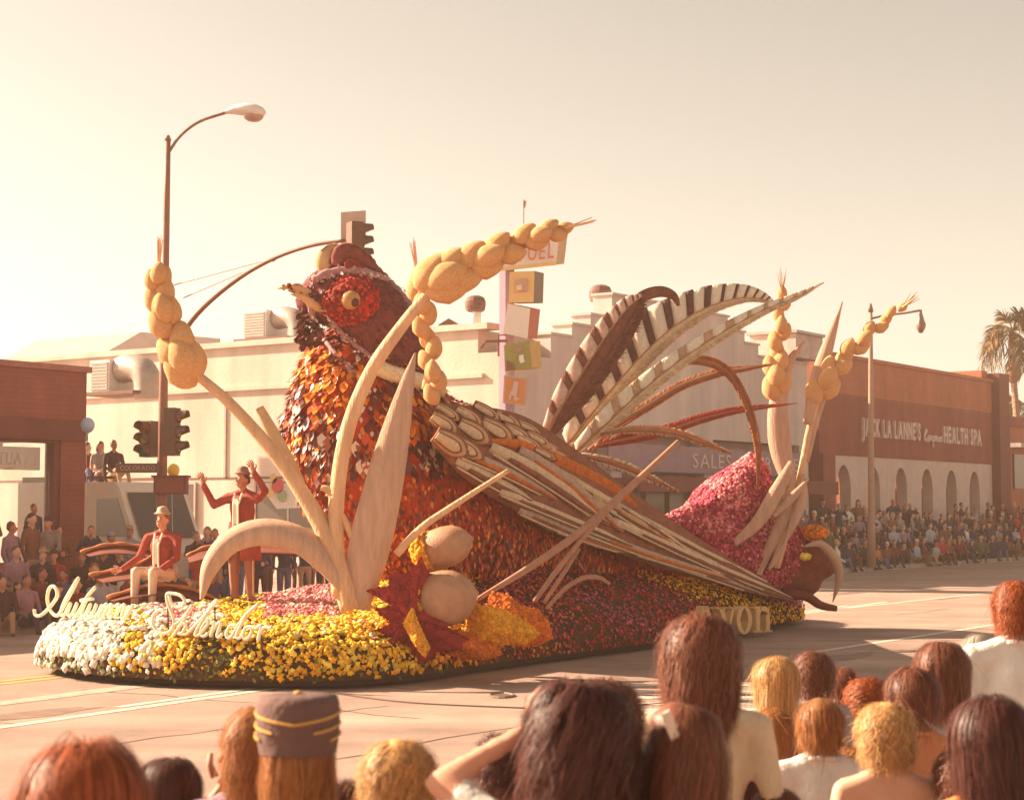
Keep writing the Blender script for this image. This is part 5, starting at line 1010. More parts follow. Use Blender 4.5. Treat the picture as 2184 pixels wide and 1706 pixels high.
# ---- serif side lettering
o_ = dp(1468, 1354, 25.7); e_ = dp(1630, 1347, 28.3); xd = (e_ - o_); Wd = xd.length; xd = xd.normalized(); nd = xd.cross(Vector((0, 0, 1)))
def ser(polys):
    g = G()
    for poly in polys:
        a = [o_ + xd * (x * Wd / 4) + Vector((0, 0, z * px(56, 27))) - nd * 0 for x, z in poly]; m2 = len(a)
        g.put(a + [p + nd * .12 for p in a], [tuple(range(m2)), tuple(range(m2, 2 * m2))[::-1]] + [(k, (k + 1) % m2, m2 + (k + 1) % m2, m2 + k) for k in range(m2)])
    g.out('serif_letter', M('serif_cream', (.66, .40, .19), .8, 10, .12), fl)
def ring(cx_, cz, rx_, rz, w1, w2):
    out = []
    for k in range(20):
        a0, a1 = 6.2832 * k / 20, 6.2832 * (k + 1) / 20
        f_ = lambda a, s: (cx_ + (rx_ - s * (w1 * abs(math.cos(a)) + w2 * abs(math.sin(a)))) * math.cos(a), cz + (rz - s * (w1 * abs(math.cos(a)) + w2 * abs(math.sin(a)))) * math.sin(a))
        out.append([f_(a0, 0), f_(a1, 0), f_(a1, 1), f_(a0, 1)])
    return out
ser([[(0, 0), (.25, 0), (.55, 1.05), (.4, 1.05)], [(.42, 1.05), (.62, 1.05), (1.0, 0), (.78, 0)], [(.2, .38), (.8, .38), (.78, .5), (.24, .5)], [(-.1, 0), (.35, 0), (.35, .07), (-.1, .07)], [(.65, 0), (1.1, 0), (1.1, .07), (.65, .07)]])
ser([[(1.15, 1), (1.42, 1), (1.66, 0), (1.54, 0)], [(1.58, 0), (1.68, 0), (1.98, 1), (1.86, 1)], [(1.05, .93), (1.5, .93), (1.5, 1.0), (1.05, 1.0)], [(1.76, .93), (2.08, .93), (2.08, 1.0), (1.76, 1.0)]])
ser(ring(2.5, .5, .42, .54, .2, .08))
ser([[(3.15, 0), (3.36, 0), (3.36, 1), (3.15, 1)], [(3.72, 0), (3.93, 0), (3.93, .7), (3.72, .7)], [(3.36, .68), (3.45, .85), (3.72, .80), (3.93, .62), (3.90, .85), (3.75, 1.0), (3.55, 1.02), (3.36, .85)], [(3.02, 0), (3.5, 0), (3.5, .07), (3.02, .07)], [(3.6, 0), (4.06, 0), (4.06, .07), (3.6, .07)], [(3.02, .93), (3.15, .93), (3.15, 1), (3.02, 1)]])

# ================================================================== people
def person_chains(H=1.7, pose='stand', child=0.0, hair='short', arms=None, sleeves='long', build=1.0, hat=None, turn=0.0, low=False):
    """figure facing -Y; labels 0 skin, 1 top, 2 trousers, 3 hair, 4 shoes, 5 hat"""
    k = H / 1.70; hk = k * (1 + .28 * child); b = build * k
    hz = {'stand': .92 * k, 'sit': .12 * k}[pose]; T = lambda z: hz + (z - .92) * k        # torso heights above the hip
    sh = .185 * b * (1 - .12 * child); zs = T(1.375)
    C = []
    C.append(([(0, .01, T(.94)), (0, .005, T(1.06)), (0, 0, T(1.24)), (0, .005, T(1.36))], [(.155 * b, .115 * b, .10 * k), (.145 * b, .105 * b, .10 * k), (.168 * b, .120 * b, .12 * k), (.13 * b, .088 * b, .05 * k)], 1))
    C.append(([(0, .01, T(.90))], [(.158 * b, .125 * b, .10 * k)], 2))
    for s in (-1, 1): C.append(([(s * .02, .025, T(1.455)), (s * sh * .5, .02, T(1.405)), (s * sh * .95, .01, zs - .01)], [.045 * b, .052 * b, .062 * b], 1))
    C.append(([(0, .012, T(1.47)), (0, .005, T(1.52))], [.052 * k, .054 * k], 0))
    hc = np.array((0, -.005, T(1.50 - .05 * child) + .098 * hk))
    c_, s_ = math.cos(turn), math.sin(turn); rot = lambda p: (p[0] * c_ - p[1] * s_, p[0] * s_ + p[1] * c_, p[2])
    hp = lambda x, y, z: tuple(hc + np.array(rot((x * hk, y * hk, z * hk))))
    C.append(([hp(0, .01, .02)], [(.076 * hk, .093 * hk, .098 * hk)], 0)); C.append(([hp(0, -.035, -.045), hp(0, -.05, -.07)], [(.058 * hk, .06 * hk, .05 * hk), (.04 * hk, .04 * hk, .035 * hk)], 0))
    C.append(([hp(0, -.096, .01), hp(0, -.108, -.018)], [.012 * hk, .017 * hk], 0))
    for s in (-1, 1): C.append(([hp(s * .078, .01, -.005)], [(.014 * hk, .022 * hk, .032 * hk)], 0))
    if hair == 'short': C.append(([hp(0, .028, .045)], [(.084 * hk, .094 * hk, .086 * hk)], 3)); C.append(([hp(0, .06, -.01)], [(.07 * hk, .055 * hk, .06 * hk)], 3))
    if hair in ('long', 'bob'):
        C.append(([hp(0, .025, .045)], [(.09 * hk, .098 * hk, .09 * hk)], 3)); L = -.26 if hair == 'long' else -.11
        for s in (-1, 0, 1): C.append(([hp(s * .065, .045 + (.02 if s == 0 else -.01), .02), hp(s * .075, .06, L)], [.04 * hk, .035 * hk], 3))
    if hat == 'fedora':
        C.append(([hp(0, .01, .105), hp(0, .01, .15)], [(.088 * hk, .105 * hk, .05 * hk), (.075 * hk, .09 * hk, .04 * hk)], 5)); C.append(([hp(0, .0, .088)], [(.135 * hk, .155 * hk, .016 * hk)], 5))
    if hat == 'cap': C.append(([hp(0, .01, .085)], [(.088 * hk, .102 * hk, .07 * hk)], 5)); C.append(([hp(0, -.10, .07)], [(.065 * hk, .06 * hk, .012 * hk)], 5))
    A = arms or {}
    for s, nm in ((-1, 'l'), (1, 'r')):
        S_ = np.array((s * sh, .01, zs))
        E, W_, Hn = A.get(nm) or ((s * (sh + .05 * k), .03, T(1.12)), (s * (sh + .03 * k), -.06 * k, T(.90)), (s * (sh + .02 * k), -.09 * k, T(.81)))
        E, W_, Hn = map(np.array, (E, W_, Hn)); M_ = S_ * .45 + E * .55
        if sleeves == 'long': C.append(([S_, E, W_], [.060 * b, .047 * b, .040 * b], 1))
        elif sleeves == 'short': C.append(([S_, M_], [.062 * b, .058 * b], 1)); C.append(([M_, E, W_], [.044 * b, .040 * b, .031 * b], 0))
        else: C.append(([S_, E, W_], [.056 * b, .042 * b, .031 * b], 0))
        C.append(([W_, Hn], [.030 * b, (.030 * b, .026 * b, .036 * b)], 0))
    for s in (-1, 1):
        hx = s * .088 * b
        if pose == 'stand': q = [(hx, .01, T(.88)), (hx * 1.08, -.005, .50 * k), (hx * 1.12, .03, .10 * k)]; ft = [(hx * 1.12, .03, .055 * k), (hx * 1.25, -.11 * k, .04 * k)]
        elif low: q = [(hx, .0, T(.90)), (hx * 1.35, -.36 * k, T(.95) + .13 * k), (hx * 1.3, -.46 * k, T(.95) - .17 * k)]; ft = [(hx * 1.3, -.46 * k, T(.95) - .20 * k), (hx * 1.35, -.58 * k, T(.95) - .215 * k)]
        else: q = [(hx, .0, T(.90)), (hx * 1.25, -.42 * k, T(.95)), (hx * 1.25, -.44 * k, T(.95) - .42 * k)]; ft = [(hx * 1.25, -.44 * k, T(.95) - .45 * k), (hx * 1.3, -.58 * k, T(.95) - .46 * k)]
        C.append((q, [.088 * b, .064 * b, .048 * b], 2)); C.append((ft, [.045 * k, .042 * k], 4))
    return C, dict(hc=hc, hk=hk, k=k, sh=sh, zs=zs, T=T, turn=turn)
SKIN = [M('skin_a', (.62, .30, .20), .6, 5, .06), M('skin_b', (.50, .22, .14), .6, 5, .06), M('skin_c', (.70, .40, .28), .6, 5, .06)]
CLO = {'white': (.74, .68, .62), 'cream': (.66, .52, .36), 'pale blue': (.40, .40, .46), 'blue': (.16, .15, .26), 'navy': (.085, .06, .10), 'red': (.48, .05, .04), 'maroon': (.22, .04, .035), 'brown': (.24, .10, .06), 'tan': (.46, .29, .18), 'grey': (.34, .27, .25), 'dark': (.09, .045, .04), 'mauve': (.36, .22, .27), 'orange': (.58, .20, .06), 'green': (.16, .15, .07), 'pink': (.62, .32, .30)}
CM = {k: M('cloth_' + k.replace(' ', '_'), c, .9, 7, .10, .9, 11) for k, c in CLO.items()}
HAIRC = {'dark': (.085, .024, .017), 'brown': (.20, .066, .036), 'blond': (.58, .31, .12), 'auburn': (.33, .075, .02), 'grey': (.42, .33, .28)}
HM = {k: M('hair_' + k, c, .5, 12, .2, spec=.4) for k, c in HAIRC.items()}
SHOE = M('shoe', (.07, .035, .03), .6)
# ---- crowd templates, shared meshes with per-person materials
def camera_arms(k=1.0):  return {'l': ((-.27, -.12, 1.22), (-.10, -.22, 1.50), (-.05, -.24, 1.56)), 'r': ((.27, -.12, 1.22), (.10, -.22, 1.50), (.05, -.24, 1.56))}
lap = lambda T0: {'l': ((-.25, -.02, T0 + .20), (-.14, -.25, T0 + .10), (-.09, -.32, T0 + .08)), 'r': ((.25, -.02, T0 + .20), (.14, -.25, T0 + .10), (.09, -.32, T0 + .08))}
cross = {'l': ((-.25, -.06, 1.14), (-.06, -.20, 1.16), (.03, -.20, 1.18)), 'r': ((.25, -.06, 1.12), (.06, -.21, 1.10), (-.03, -.21, 1.12))}
TPL = []
for kw in (dict(), dict(hair='long', arms=cross), dict(arms=camera_arms(), hair='short'), dict(hair='bob', sleeves='short'), dict(hat='cap', arms=cross), dict(pose='sit', arms=lap(.12), low=True), dict(pose='sit', hair='long', arms=lap(.12), turn=.5, low=True), dict(pose='sit', hair='short', hat='cap', arms=lap(.12), turn=-.4, low=True), dict(pose='sit', hair='bob', arms=lap(.12), sleeves='short', low=True), dict(turn=.6, hair='short', build=1.15), dict(turn=-.5, hair='bob')):
    ch, inf = person_chains(**kw); me = blob_mesh(ch, .026, 2, .45); me.name = 'person'
    for m_ in (SKIN[0], CM['grey'], CM['dark'], HM['dark'], SHOE, CM['white']): me.materials.append(m_)
    TPL.append((me, kw.get('pose', 'stand')))
STAND = [i for i, t in enumerate(TPL) if t[1] == 'stand']; SIT = [i for i, t in enumerate(TPL) if t[1] == 'sit']
ORD = ['first', 'second', 'third', 'fourth', 'fifth', 'sixth', 'seventh', 'eighth', 'ninth', 'tenth', 'eleventh', 'twelfth', 'thirteenth', 'fourteenth', 'fifteenth', 'sixteenth', 'seventeenth', 'eighteenth', 'nineteenth', 'twentieth'] + ['twenty-' + o for o in ('first', 'second', 'third', 'fourth', 'fifth', 'sixth', 'seventh', 'eighth', 'ninth')] + ['thirtieth'] + ['thirty-' + o for o in ('first', 'second', 'third', 'fourth', 'fifth', 'sixth', 'seventh', 'eighth', 'ninth')] + ['fortieth'] + ['forty-' + o for o in ('first', 'second', 'third', 'fourth', 'fifth', 'sixth', 'seventh', 'eighth', 'ninth')]
crng = random.Random(11)
def crowd_person(loc, tpl, face, scale, label, group, top=None, hairc=None):
    me, ps = TPL[tpl]; o = add('person', me, None, loc); o.rotation_euler = (0, 0, face); o.scale = (scale, scale, scale)
    top = top or crng.choices(list(CLO), [2.2, .8, 2.6, 3, 7, 2.2, 7, 6, 1, 2.4, 14, 2.2, .7, 1.5, .6])[0]; bot = crng.choice(['dark', 'navy', 'brown', 'blue', 'dark', 'tan']); hairc = hairc or crng.choices(list(HAIRC), [6, 4, 1, 1, .8])[0]
    for i, m_ in enumerate((crng.choice(SKIN), CM[top], CM[bot], HM[hairc], SHOE, CM[crng.choice(['white', 'tan', 'pale blue', 'dark'])])):
        o.material_slots[i].link = 'OBJECT'; o.material_slots[i].material = m_
    tag(o, 'spectator in ' + top + ' top, ' + label, 'person', group); return o
FACE = math.atan2(.817, -.576) * 0 + math.radians(35)                        # turned toward the street
def row(t0, t1, dd, d, z, kinds, where, group, jit=.12, face=FACE, fr=kb):
    n_ = int((t1 - t0) / dd)
    for i in range(n_):
        t = t0 + dd * (i + .5) + crng.uniform(-.3, .3) * dd; p = fr(t, d + crng.uniform(-.22, .22) * (1 if z in (0, .14) else .4), z)
        crowd_person(p, crng.choice(kinds), face + crng.uniform(-.8, .8), crng.choice([crng.uniform(.92, 1.08), crng.uniform(.92, 1.08), crng.uniform(.72, .9)]), '%s from left, %s' % (ORD[min(i, len(ORD) - 1)], where), group)
# bleachers behind the right-hand and left-hand kerbs
def bleacher(t0, t1, d0, label, tiers=3, h=.42):
    o = thing('bleacher', kb((t0 + t1) / 2, d0, .14), label, 'bleacher'); wood = M('bleacher_wood', (.30, .18, .12), .85, 5, .2)
    for i in range(tiers):
        z = .15 + h * (i + 1)
        g = G(); g.sbox(t0, t1, d0 + i * .75, d0 + i * .75 + .32, z - .05, z, 0, kb); g.out('plank', wood, o)
        t = t0 + .3
        while t < t1: g = G(); g.sbox(t, t + .06, d0 + i * .75 + .1, d0 + i * .75 + .2, .14, z - .05, 0, kb); g.out('leg', metald, o); t += 3.0
bleacher(28, 62, 1.2, 'wooden bleacher tiers hidden under the right-hand crowd'); 
row(29, 62, .80, .35, .13, SIT, 'kerbside row, right-hand crowd', 'crowd before the spa')
row(29.5, 62, .80, 1.35, .57, SIT, 'lowest bench, right-hand crowd', 'crowd before the spa')
row(29.5, 62, .80, 2.1, .99, SIT, 'middle bench, right-hand crowd', 'crowd before the spa')
row(29.5, 62, .82, 2.85, .58, STAND, 'standing rear row, right-hand crowd', 'crowd before the spa')
row(-4, 5.2, .55, -.55, .06, SIT, 'roadside row, left-hand crowd', 'crowd before the corner shop')
row(-4.5, 4.2, .5, .35, .13, SIT, 'the kerbside row of the left-hand crowd', 'crowd before the corner shop')
bleacher(-4.6, 4.4, .75, 'low bench hidden under the left-hand crowd', 1, .30)
row(-4.5, 4.4, .45, .85, .45, SIT, 'the second row of the left-hand crowd', 'crowd before the corner shop')
row(-4.5, 4.4, .45, 1.7, .14, STAND, 'the third row of the left-hand crowd', 'crowd before the corner shop')
bl = thing('low_platform', kb(-2, 2.9, .14), 'low wooden platform under the rear row at left', 'platform'); g = G(); g.sbox(-8, 3.5, 2.6, 3.3, .6, .7, 0, kb); g.out('plank', M('bleacher_wood', (.3, .18, .12)), bl)
for t in (-7.5, -4, -.5, 3): g = G(); g.sbox(t, t + .1, 2.7, 3.2, .14, .6, 0, kb); g.out('leg', metald, bl)
row(-1, 3.4, .62, 2.95, .7, STAND, 'the raised rear row of the left-hand crowd', 'crowd before the corner shop')
row(4.6, 18.6, .62, .4, 0, STAND, 'the front row across the side street', 'crowd across the side street')
row(4.6, 18.6, .7, 1.3, 0, STAND, 'the second row across the side street', 'crowd across the side street')
row(4.6, 18.6, .9, 2.2, 0, STAND, 'the rear row across the side street', 'crowd across the side street')
row(20, 27.5, 1.0, .9, .14, STAND, 'the row before the stepped shopfront', 'crowd before the stepped shopfront')
# ---- van with watchers on its roof
Yv = 38.0
vb = Vector((dp(268, 1088, Yv).x, Yv, 0)); van = thing('parked_van', vb, 'cream box van parked in the side street with people on its roof', 'van')
vx, vy = -V, U                                                                # nose points to the right
def vbox(g, x0, x1, y0, y1, z0, z1, mi=0): return g.obox(vb + vx * (x0 + x1) / 2 + vy * (y0 + y1) / 2 + Vector((0, 0, (z0 + z1) / 2)), vx * (x1 - x0) / 2, vy * (y1 - y0) / 2, (0, 0, (z1 - z0) / 2), mi)
vw = M('van_cream', (.74, .64, .54), .5, 4, .05)
g = G(); prof = [(-2.4, .45), (1.75, .45), (1.8, 1.1), (1.35, 1.35), (.85, 2.45), (.7, 2.6), (-2.4, 2.6)]
n2 = len(prof); a_ = [vb + vx * x + vy * -.95 + Vector((0, 0, z)) for x, z in prof]; g.put(a_ + [p + vy * 1.9 for p in a_], [tuple(range(n2)), tuple(range(n2, 2 * n2))[::-1]] + [(k, (k + 1) % n2, n2 + (k + 1) % n2, n2 + k) for k in range(n2)]); g.out('body', vw, van)
g = G(); q = [(.15, 1.45), (1.15, 1.45), (.8, 2.25), (.15, 2.25)]; a_ = [vb + vx * x + vy * -.96 + Vector((0, 0, z)) for x, z in q]; g.put(a_ + [p + vy * .004 for p in a_], [(0, 1, 2, 3), (7, 6, 5, 4)]); g.out('side_window', glassd, van)
g = G(); q = [(1.36, 1.42), (.90, 2.38)]; a_ = [vb + vx * (q[0][0] + .02) + vy * y + Vector((0, 0, q[0][1])) for y in (-.8, .8)] + [vb + vx * (q[1][0] + .02) + vy * y + Vector((0, 0, q[1][1])) for y in (.8, -.8)]; g.put(a_, [(0, 1, 2, 3)]); g.out('windscreen', glassd, van)
for x in (-1.6, 1.1):
    for y in (-.9, .9):
        c = vb + vx * x + vy * y + Vector((0, 0, .36)); g = G(); g.tube([c - vy * .11, c + vy * .11], .36, 16); w2 = g.out('wheel', M('tyre', (.05, .03, .03), .9), van); g = G(); g.tube([c - vy * .115, c + vy * .115], .19, 12); g.out('rim', metal, w2)
g = G(); vbox(g, 1.76, 1.9, -.9, .9, .42, .6); g.out('bumper', metal, van)
for y in (-.65, .65): g = G(); c = vb + vx * 1.8 + vy * y + Vector((0, 0, .88)); g.tube([c, c + vx * .04], .11, 12); g.out('headlight', white, van)
g = G(); vbox(g, -2.3, .6, -.92, -.86, 2.66, 2.72); vbox(g, -2.3, .6, .86, .92, 2.66, 2.72); vbox(g, -2.3, -2.24, -.92, .92, 2.6, 2.72); g.out('roof_rack', metald, van)
for i, (x, y, tp, lb, tc) in enumerate(((-1.9, -.2, 5, 'seated leftmost on the van roof', 'tan'), (-1.35, .1, 6, 'seated second from left on the van roof', 'maroon'), (-.7, -.1, 8, 'seated third from left on the van roof', 'grey'), (.1, -.45, 5, 'seated rightmost on the van roof above the windscreen', 'dark'))):
    crowd_person(vb + vx * x + vy * y + Vector((0, 0, 2.6)), tp, math.radians(30) + crng.uniform(-.3, .3), 1.0, lb, 'watchers on the van roof', tc, 'dark')
for x, y, c, nm in ((370, 1003, (.85, .55, .02), 'yellow'), (187, 907, (.40, .52, .70), 'pale blue')):
    bn = thing('balloon', dp(x, y + 30, 34.5), nm + ' round balloon floating ' + ('beside the signal pole' if nm == 'yellow' else 'at the corner of the brown shop'), 'balloon')
    r = px(13 if nm == 'yellow' else 15, 34.5); v, f = ellip(dp(x, y, 34.5), (r, 0, 0), (0, r, 0), (0, 0, r * 1.12), ICO3); part('skin', v, f, M('balloon_' + nm.replace(' ', '_'), c, .3, spec=.5), bn, None, True)
    g = G(); b_ = dp(x, y, 34.5); g.tube([b_ - Vector((0, 0, r * 1.05)), b_ - Vector((.03, 0, r * 1.6)), b_ - Vector((0, 0, r * 1.05 + 1.2))], .006, 4); g.tube([b_ - Vector((0, 0, r * 1.1)), b_ - Vector((0, 0, r * 1.28))], [.015, .035], 6); g.out('string', white, bn)
wsn = thing('wall_sign', dp(600, 1085, 43), 'white hoarding with red, yellow and green spots behind the standing rider', 'sign')
q = [(560, 1030), (640, 1030), (650, 1082), (590, 1085), (572, 1060)]; a_ = [dp(x, y, 43) for x, y in q]; g = G(); g.put(a_ + [p + Vector((0, .06, 0)) for p in a_], [tuple(range(5)), (9, 8, 7, 6, 5)] + [(k, (k + 1) % 5, 5 + (k + 1) % 5, 5 + k) for k in range(5)]); g.out('panel', white, wsn)
for x, y, r, c in ((592, 1035, 13, (.62, .12, .12)), (602, 1058, 10, (.35, .45, .28)), (576, 1052, 8, (.8, .6, .25)), (583, 1020, 8, (.75, .55, .2))):
    b_ = dp(x, y, 42.95); g = G(); a_ = [b_ + Vector((px(r, 43) * math.cos(k / 14 * 6.283), 0, px(r * 1.3, 43) * math.sin(k / 14 * 6.283))) for k in range(14)]; g.put(a_ + [p + Vector((0, .03, 0)) for p in a_], [tuple(range(14)), tuple(range(14, 28))[::-1]]); g.out('spot', M('spot_%d' % x, c, .7), wsn)

# ---- fingers
def hand_geo(wrist, hand, spread=1.0, k=1.0):
    "palm direction wrist->hand; four unequal bent fingers and a thumb from the side of the palm"
    wrist, hand = Vector(wrist), Vector(hand); d = (hand - wrist).normalized(); s = d.cross(Vector((0, 1, 0)))
    s = s.normalized() if s.length > .1 else Vector((1, 0, 0)); n = s.cross(d); g = G(); base = hand + d * .01
    for i, L in enumerate((.062, .075, .070, .052)):
        o = base + s * (-.030 + .02 * i) * k; dd = (d + s * (-.18 + .12 * i) * spread).normalized(); g.tube([o, o + dd * L * .5 * k, o + (dd * L * .8 + n * -.012) * k, o + (dd * L * 1.05 + n * -.026) * k], [.0095 * k, .009 * k, .008 * k, .006 * k], 7)
    o = wrist.lerp(hand, .5) - s * .028 * k; dd = (d * .7 - s * .8).normalized(); g.tube([o, o + dd * .035 * k, o + (dd * .05 + d * .02) * k], [.012 * k, .010 * k, .007 * k], 7)
    return g
def figure(name_label, loc, face, mats, kw, voxel=.018, group=None, hands=False, folds=True):
    ch, inf = person_chains(**kw); me = blob_mesh(ch, voxel, 2, .4, ICO1); me.name = 'person'
    for m_ in mats: me.materials.append(m_)
    o = add('person', me, None, loc); o.rotation_euler = (0, 0, face); tag(o, name_label, 'person', group)
    if hands:
        for nm in hands:
            E, W_, Hn = kw['arms'][nm]; g = hand_geo(W_, Hn, 1.0, 1.1); add('fingers', mk_mesh('fingers', np.array([tuple(p) for p in g.v]), g.f, mats[0], None, True), o)
    return o, inf
# ---- riders on the float
jack = M('jacket_red', (.31, .055, .042), .9, 8, .2, 1.0, 9); trim = M('jacket_trim', (.82, .70, .54), .8); trou = M('trouser_brown', (.34, .13, .09), .85, 6, .12, .3, 15); hatm = M('hat_felt', (.42, .34, .26), .9, 10, .1); hatd = M('hat_dark', (.26, .15, .12), .9, 10, .15)
def pose_face(o, inf, skin_dark=M('eye_dark', (.06, .025, .02), .4), lip=M('lip', (.45, .10, .08), .5), brow=HM['dark']):
    hc, hk, tn = inf['hc'], inf['hk'], inf['turn']; c_, s_ = math.cos(tn), math.sin(tn)
    hp = lambda x, y, z: Vector(hc) + Vector((x * hk * c_ - y * hk * s_, x * hk * s_ + y * hk * c_, z * hk))
    for s in (-1, 1):
        v, f = ellip(hp(s * .032, -.083, .012), (.013 * hk, 0, 0), (0, .008 * hk, 0), (0, 0, .008 * hk), ICO1); add('eye', mk_mesh('eye', v, f, skin_dark), o)
        g = G(); g.tube([hp(s * .016, -.090, .034), hp(s * .034, -.088, .040), hp(s * .052, -.076, .033)], .004 * hk, 5); add('eyebrow', mk_mesh('eyebrow', g.v, g.f, brow), o)
    g = G(); g.tube([hp(-.026, -.088, -.052), hp(0, -.097, -.056), hp(.026, -.088, -.052)], [.003 * hk, .007 * hk, .003 * hk], 6); add('mouth', mk_mesh('mouth', g.v, g.f, lip), o)
Yst = 22.4; fz = dp(515, 1292, Yst)
arms_up = {'l': ((-.38, -.08, 1.28), (-.50, -.14, 1.53), (-.52, -.15, 1.61)), 'r': ((.36, -.03, 1.46), (.24, -.10, 1.68), (.21, -.11, 1.76))}
o, inf = figure('standing rider in red jacket and dark hat waving both arms on the float', fz, math.radians(-25), [SKIN[1], jack, trou, HM['dark'], SHOE, hatd], dict(H=1.70, hat='fedora', arms=arms_up, turn=-.3, build=1.22), .014, None, ('l', 'r'))
pose_face(o, inf)
def trims(o, inf, seat=False):
    T = inf['T']; ys = -.155
    for x in (-.035, .035): g = G(); g.tube([(x * 1.6, -.09, T(1.43)), (x, ys, T(1.28)), (x, ys + .005, T(1.08)), (x, ys + .01, T(.92))], .014, 6); add('jacket_trim', mk_mesh('jacket_trim', g.v, g.f, trim), o)
    g = G(); g.obox((0, ys + .012, T(1.2)), (.03, 0, 0), (0, .008, 0), (0, 0, .16 * inf['k'])); add('shirt_front', mk_mesh('shirt_front', g.v, g.f, white), o)
trims(o, inf)
T = inf['T']; n2 = 30; vs, fs = [], []
for i, (z, r) in enumerate(((1.04, .185), (.94, .205), (.82, .225), (.70, .24), (.58, .255))):             # flared coat skirt, open at the front
    for k in range(n2): a = -math.pi / 2 + .35 + (2 * math.pi - .7) * k / (n2 - 1); f_ = 1 + .05 * math.sin(k * 1.7) * i / 4; vs.append((r * f_ * math.cos(a), r * .8 * f_ * math.sin(a) + .01, T(z)))
for i in range(4):
    for k in range(n2 - 1): fs.append((i * n2 + k, i * n2 + k + 1, (i + 1) * n2 + k + 1, (i + 1) * n2 + k))
add('coat_skirt', mk_mesh('coat_skirt', vs, fs, jack, None, True), o)
for s in (-1, 1): g = G(); g.tube([(s * .19 - .0, -.03, .88), (s * .175, -.02, .5), (s * .165, .01, .14)], .010, 5); add('trouser_stripe', mk_mesh('trouser_stripe', g.v, g.f, trim), o)
Ysi = 22.9; fz = dp(345, 1242, Ysi)
arms_seat = {'l': ((-.30, -.06, .33), (-.40, -.30, .18), (-.44, -.37, .16)), 'r': ((.25, -.05, .32), (.13, -.30, .16), (.08, -.36, .15))}
o, inf = figure('seated rider in red jacket and pale hat on the curled leaf seat', fz, math.radians(-20), [SKIN[0], jack, M('rider_trouser', (.62, .46, .36), .85, 5, .1), HM['brown'], SHOE, hatm], dict(H=1.72, pose='sit', hat='fedora', arms=arms_seat, turn=-.1, build=1.15), .014, None, ('l', 'r'))
pose_face(o, inf); trims(o, inf)

# ================================================================== foreground onlookers
def hair_geo(hc, R, n, L, style, wid=.006, seed=1, front=None, crown=(0, .02, 1), face_dir=(0, 1, 0), part_x=0.0, vol=1.0, zmax=2, flare=.24):
    """strand ribbons combed from the crown down over an ellipsoid head; face_dir = where the face looks"""
    rng = np.random.RandomState(seed); R = np.array(R); fd = np.array(face_dir, float); fd /= np.linalg.norm(fd)
    d = rng.randn(n * 3, 3); d /= np.linalg.norm(d, axis=1)[:, None]
    ff = d @ fd; keep = (d[:, 2] > (-.3 if L > .18 else -.12)) & (d[:, 2] < zmax) & ((ff < .35) | (d[:, 2] > .55)); d = d[keep][:n]; n = len(d)
    K = 9; step = L / K; P = np.zeros((n, K + 1, 3)); P[:, 0] = d * R * 1.0; cr = np.array(crown, float); cr /= np.linalg.norm(cr)
    ph = 5 * np.sin(6 * d[:, 0] + 1.3 * seed) + 5 * np.sin(7 * d[:, 1] + 4 * d[:, 2]) + rng.rand(n) * 1.6; fr_ = 1 + .18 * np.sin(4 * d[:, 0] - 3 * d[:, 2] + seed) + rng.uniform(-.06, .06, n); lk = .5 + .25 * np.sin(9 * d[:, 0] + 2 * seed + 5 * d[:, 2]) + .25 * np.sin(11 * d[:, 1] - 7 * d[:, 0] + seed); lift = (1.0 + .10 * lk + .025 * rng.rand(n) + .12 * rng.rand(n) ** 14) * vol + (.09 * lk if style == 'curly' else 0)
    Ls = rng.uniform(.8, 1.08, n); jig = rng.randn(n, 3); fly = rng.randn(n, 3) * (rng.rand(n) < .05)[:, None]
    g_ = np.array((0, 0, -1.0)); p = P[:, 0].copy(); dirn = None
    for k in range(1, K + 1):
        nr = p / R ** 2; nr /= np.linalg.norm(nr, axis=1)[:, None]
        away = p - cr * R * 1.0; away -= nr * (away * nr).sum(1)[:, None]; away /= np.linalg.norm(away, axis=1)[:, None] + 1e-6
        down = g_ - nr * (nr @ g_)[:, None]
        t = away * .55 + down * .8 - fd * .12
        rr = np.linalg.norm(p / R, axis=1); free = (p[:, 2] < -.25 * R[2]); t = np.where(free[:, None], g_ + away * flare - fd * .05, t); t /= np.linalg.norm(t, axis=1)[:, None] + 1e-6
        if dirn is None: dirn = t
        dirn = dirn * .45 + t * .55; dirn /= np.linalg.norm(dirn, axis=1)[:, None]
        p = p + dirn * (step * Ls)[:, None]
        rr = np.linalg.norm(p / R, axis=1); up_ = p[:, 2] > -.45 * R[2]; p = np.where(up_[:, None], p * (lift / rr)[:, None], np.where((rr < 1)[:, None], p / rr[:, None], p))
        q = p.copy()
        if style in ('curly', 'wavy'):
            am = (.020 if style == 'curly' else .009) * min(1, k / 3); sd = np.cross(dirn, nr); q = q + sd * (am * np.sin(ph + k * 1.75 * fr_))[:, None] + nr * (am * .9 * np.cos(ph + k * 1.75 * fr_))[:, None]
        q = q + jig * (.0011 * k) + fly * (.0035 * k)
        P[:, k] = q
    # ribbons
    T = np.gradient(P, axis=1); out = P / R ** 2; out /= np.linalg.norm(out, axis=2)[:, :, None]; sd = np.cross(T, out); sd /= np.linalg.norm(sd, axis=2)[:, :, None] + 1e-9
    w_ = wid * np.array([.9] + [1.0] * (K - 3) + [.9, .7, .3])[None, :, None] * rng.uniform(.6, 1.3, n)[:, None, None]
    A, B = P - sd * w_, P + sd * w_
    vs = np.stack([A, B], 2).reshape(-1, 3) + np.array(hc); m2 = (K + 1) * 2; i0 = (np.arange(n) * m2)[:, None] + (np.arange(K) * 2)[None]
    return vs, np.stack([i0, i0 + 1, i0 + 3, i0 + 2], -1).reshape(-1, 4)
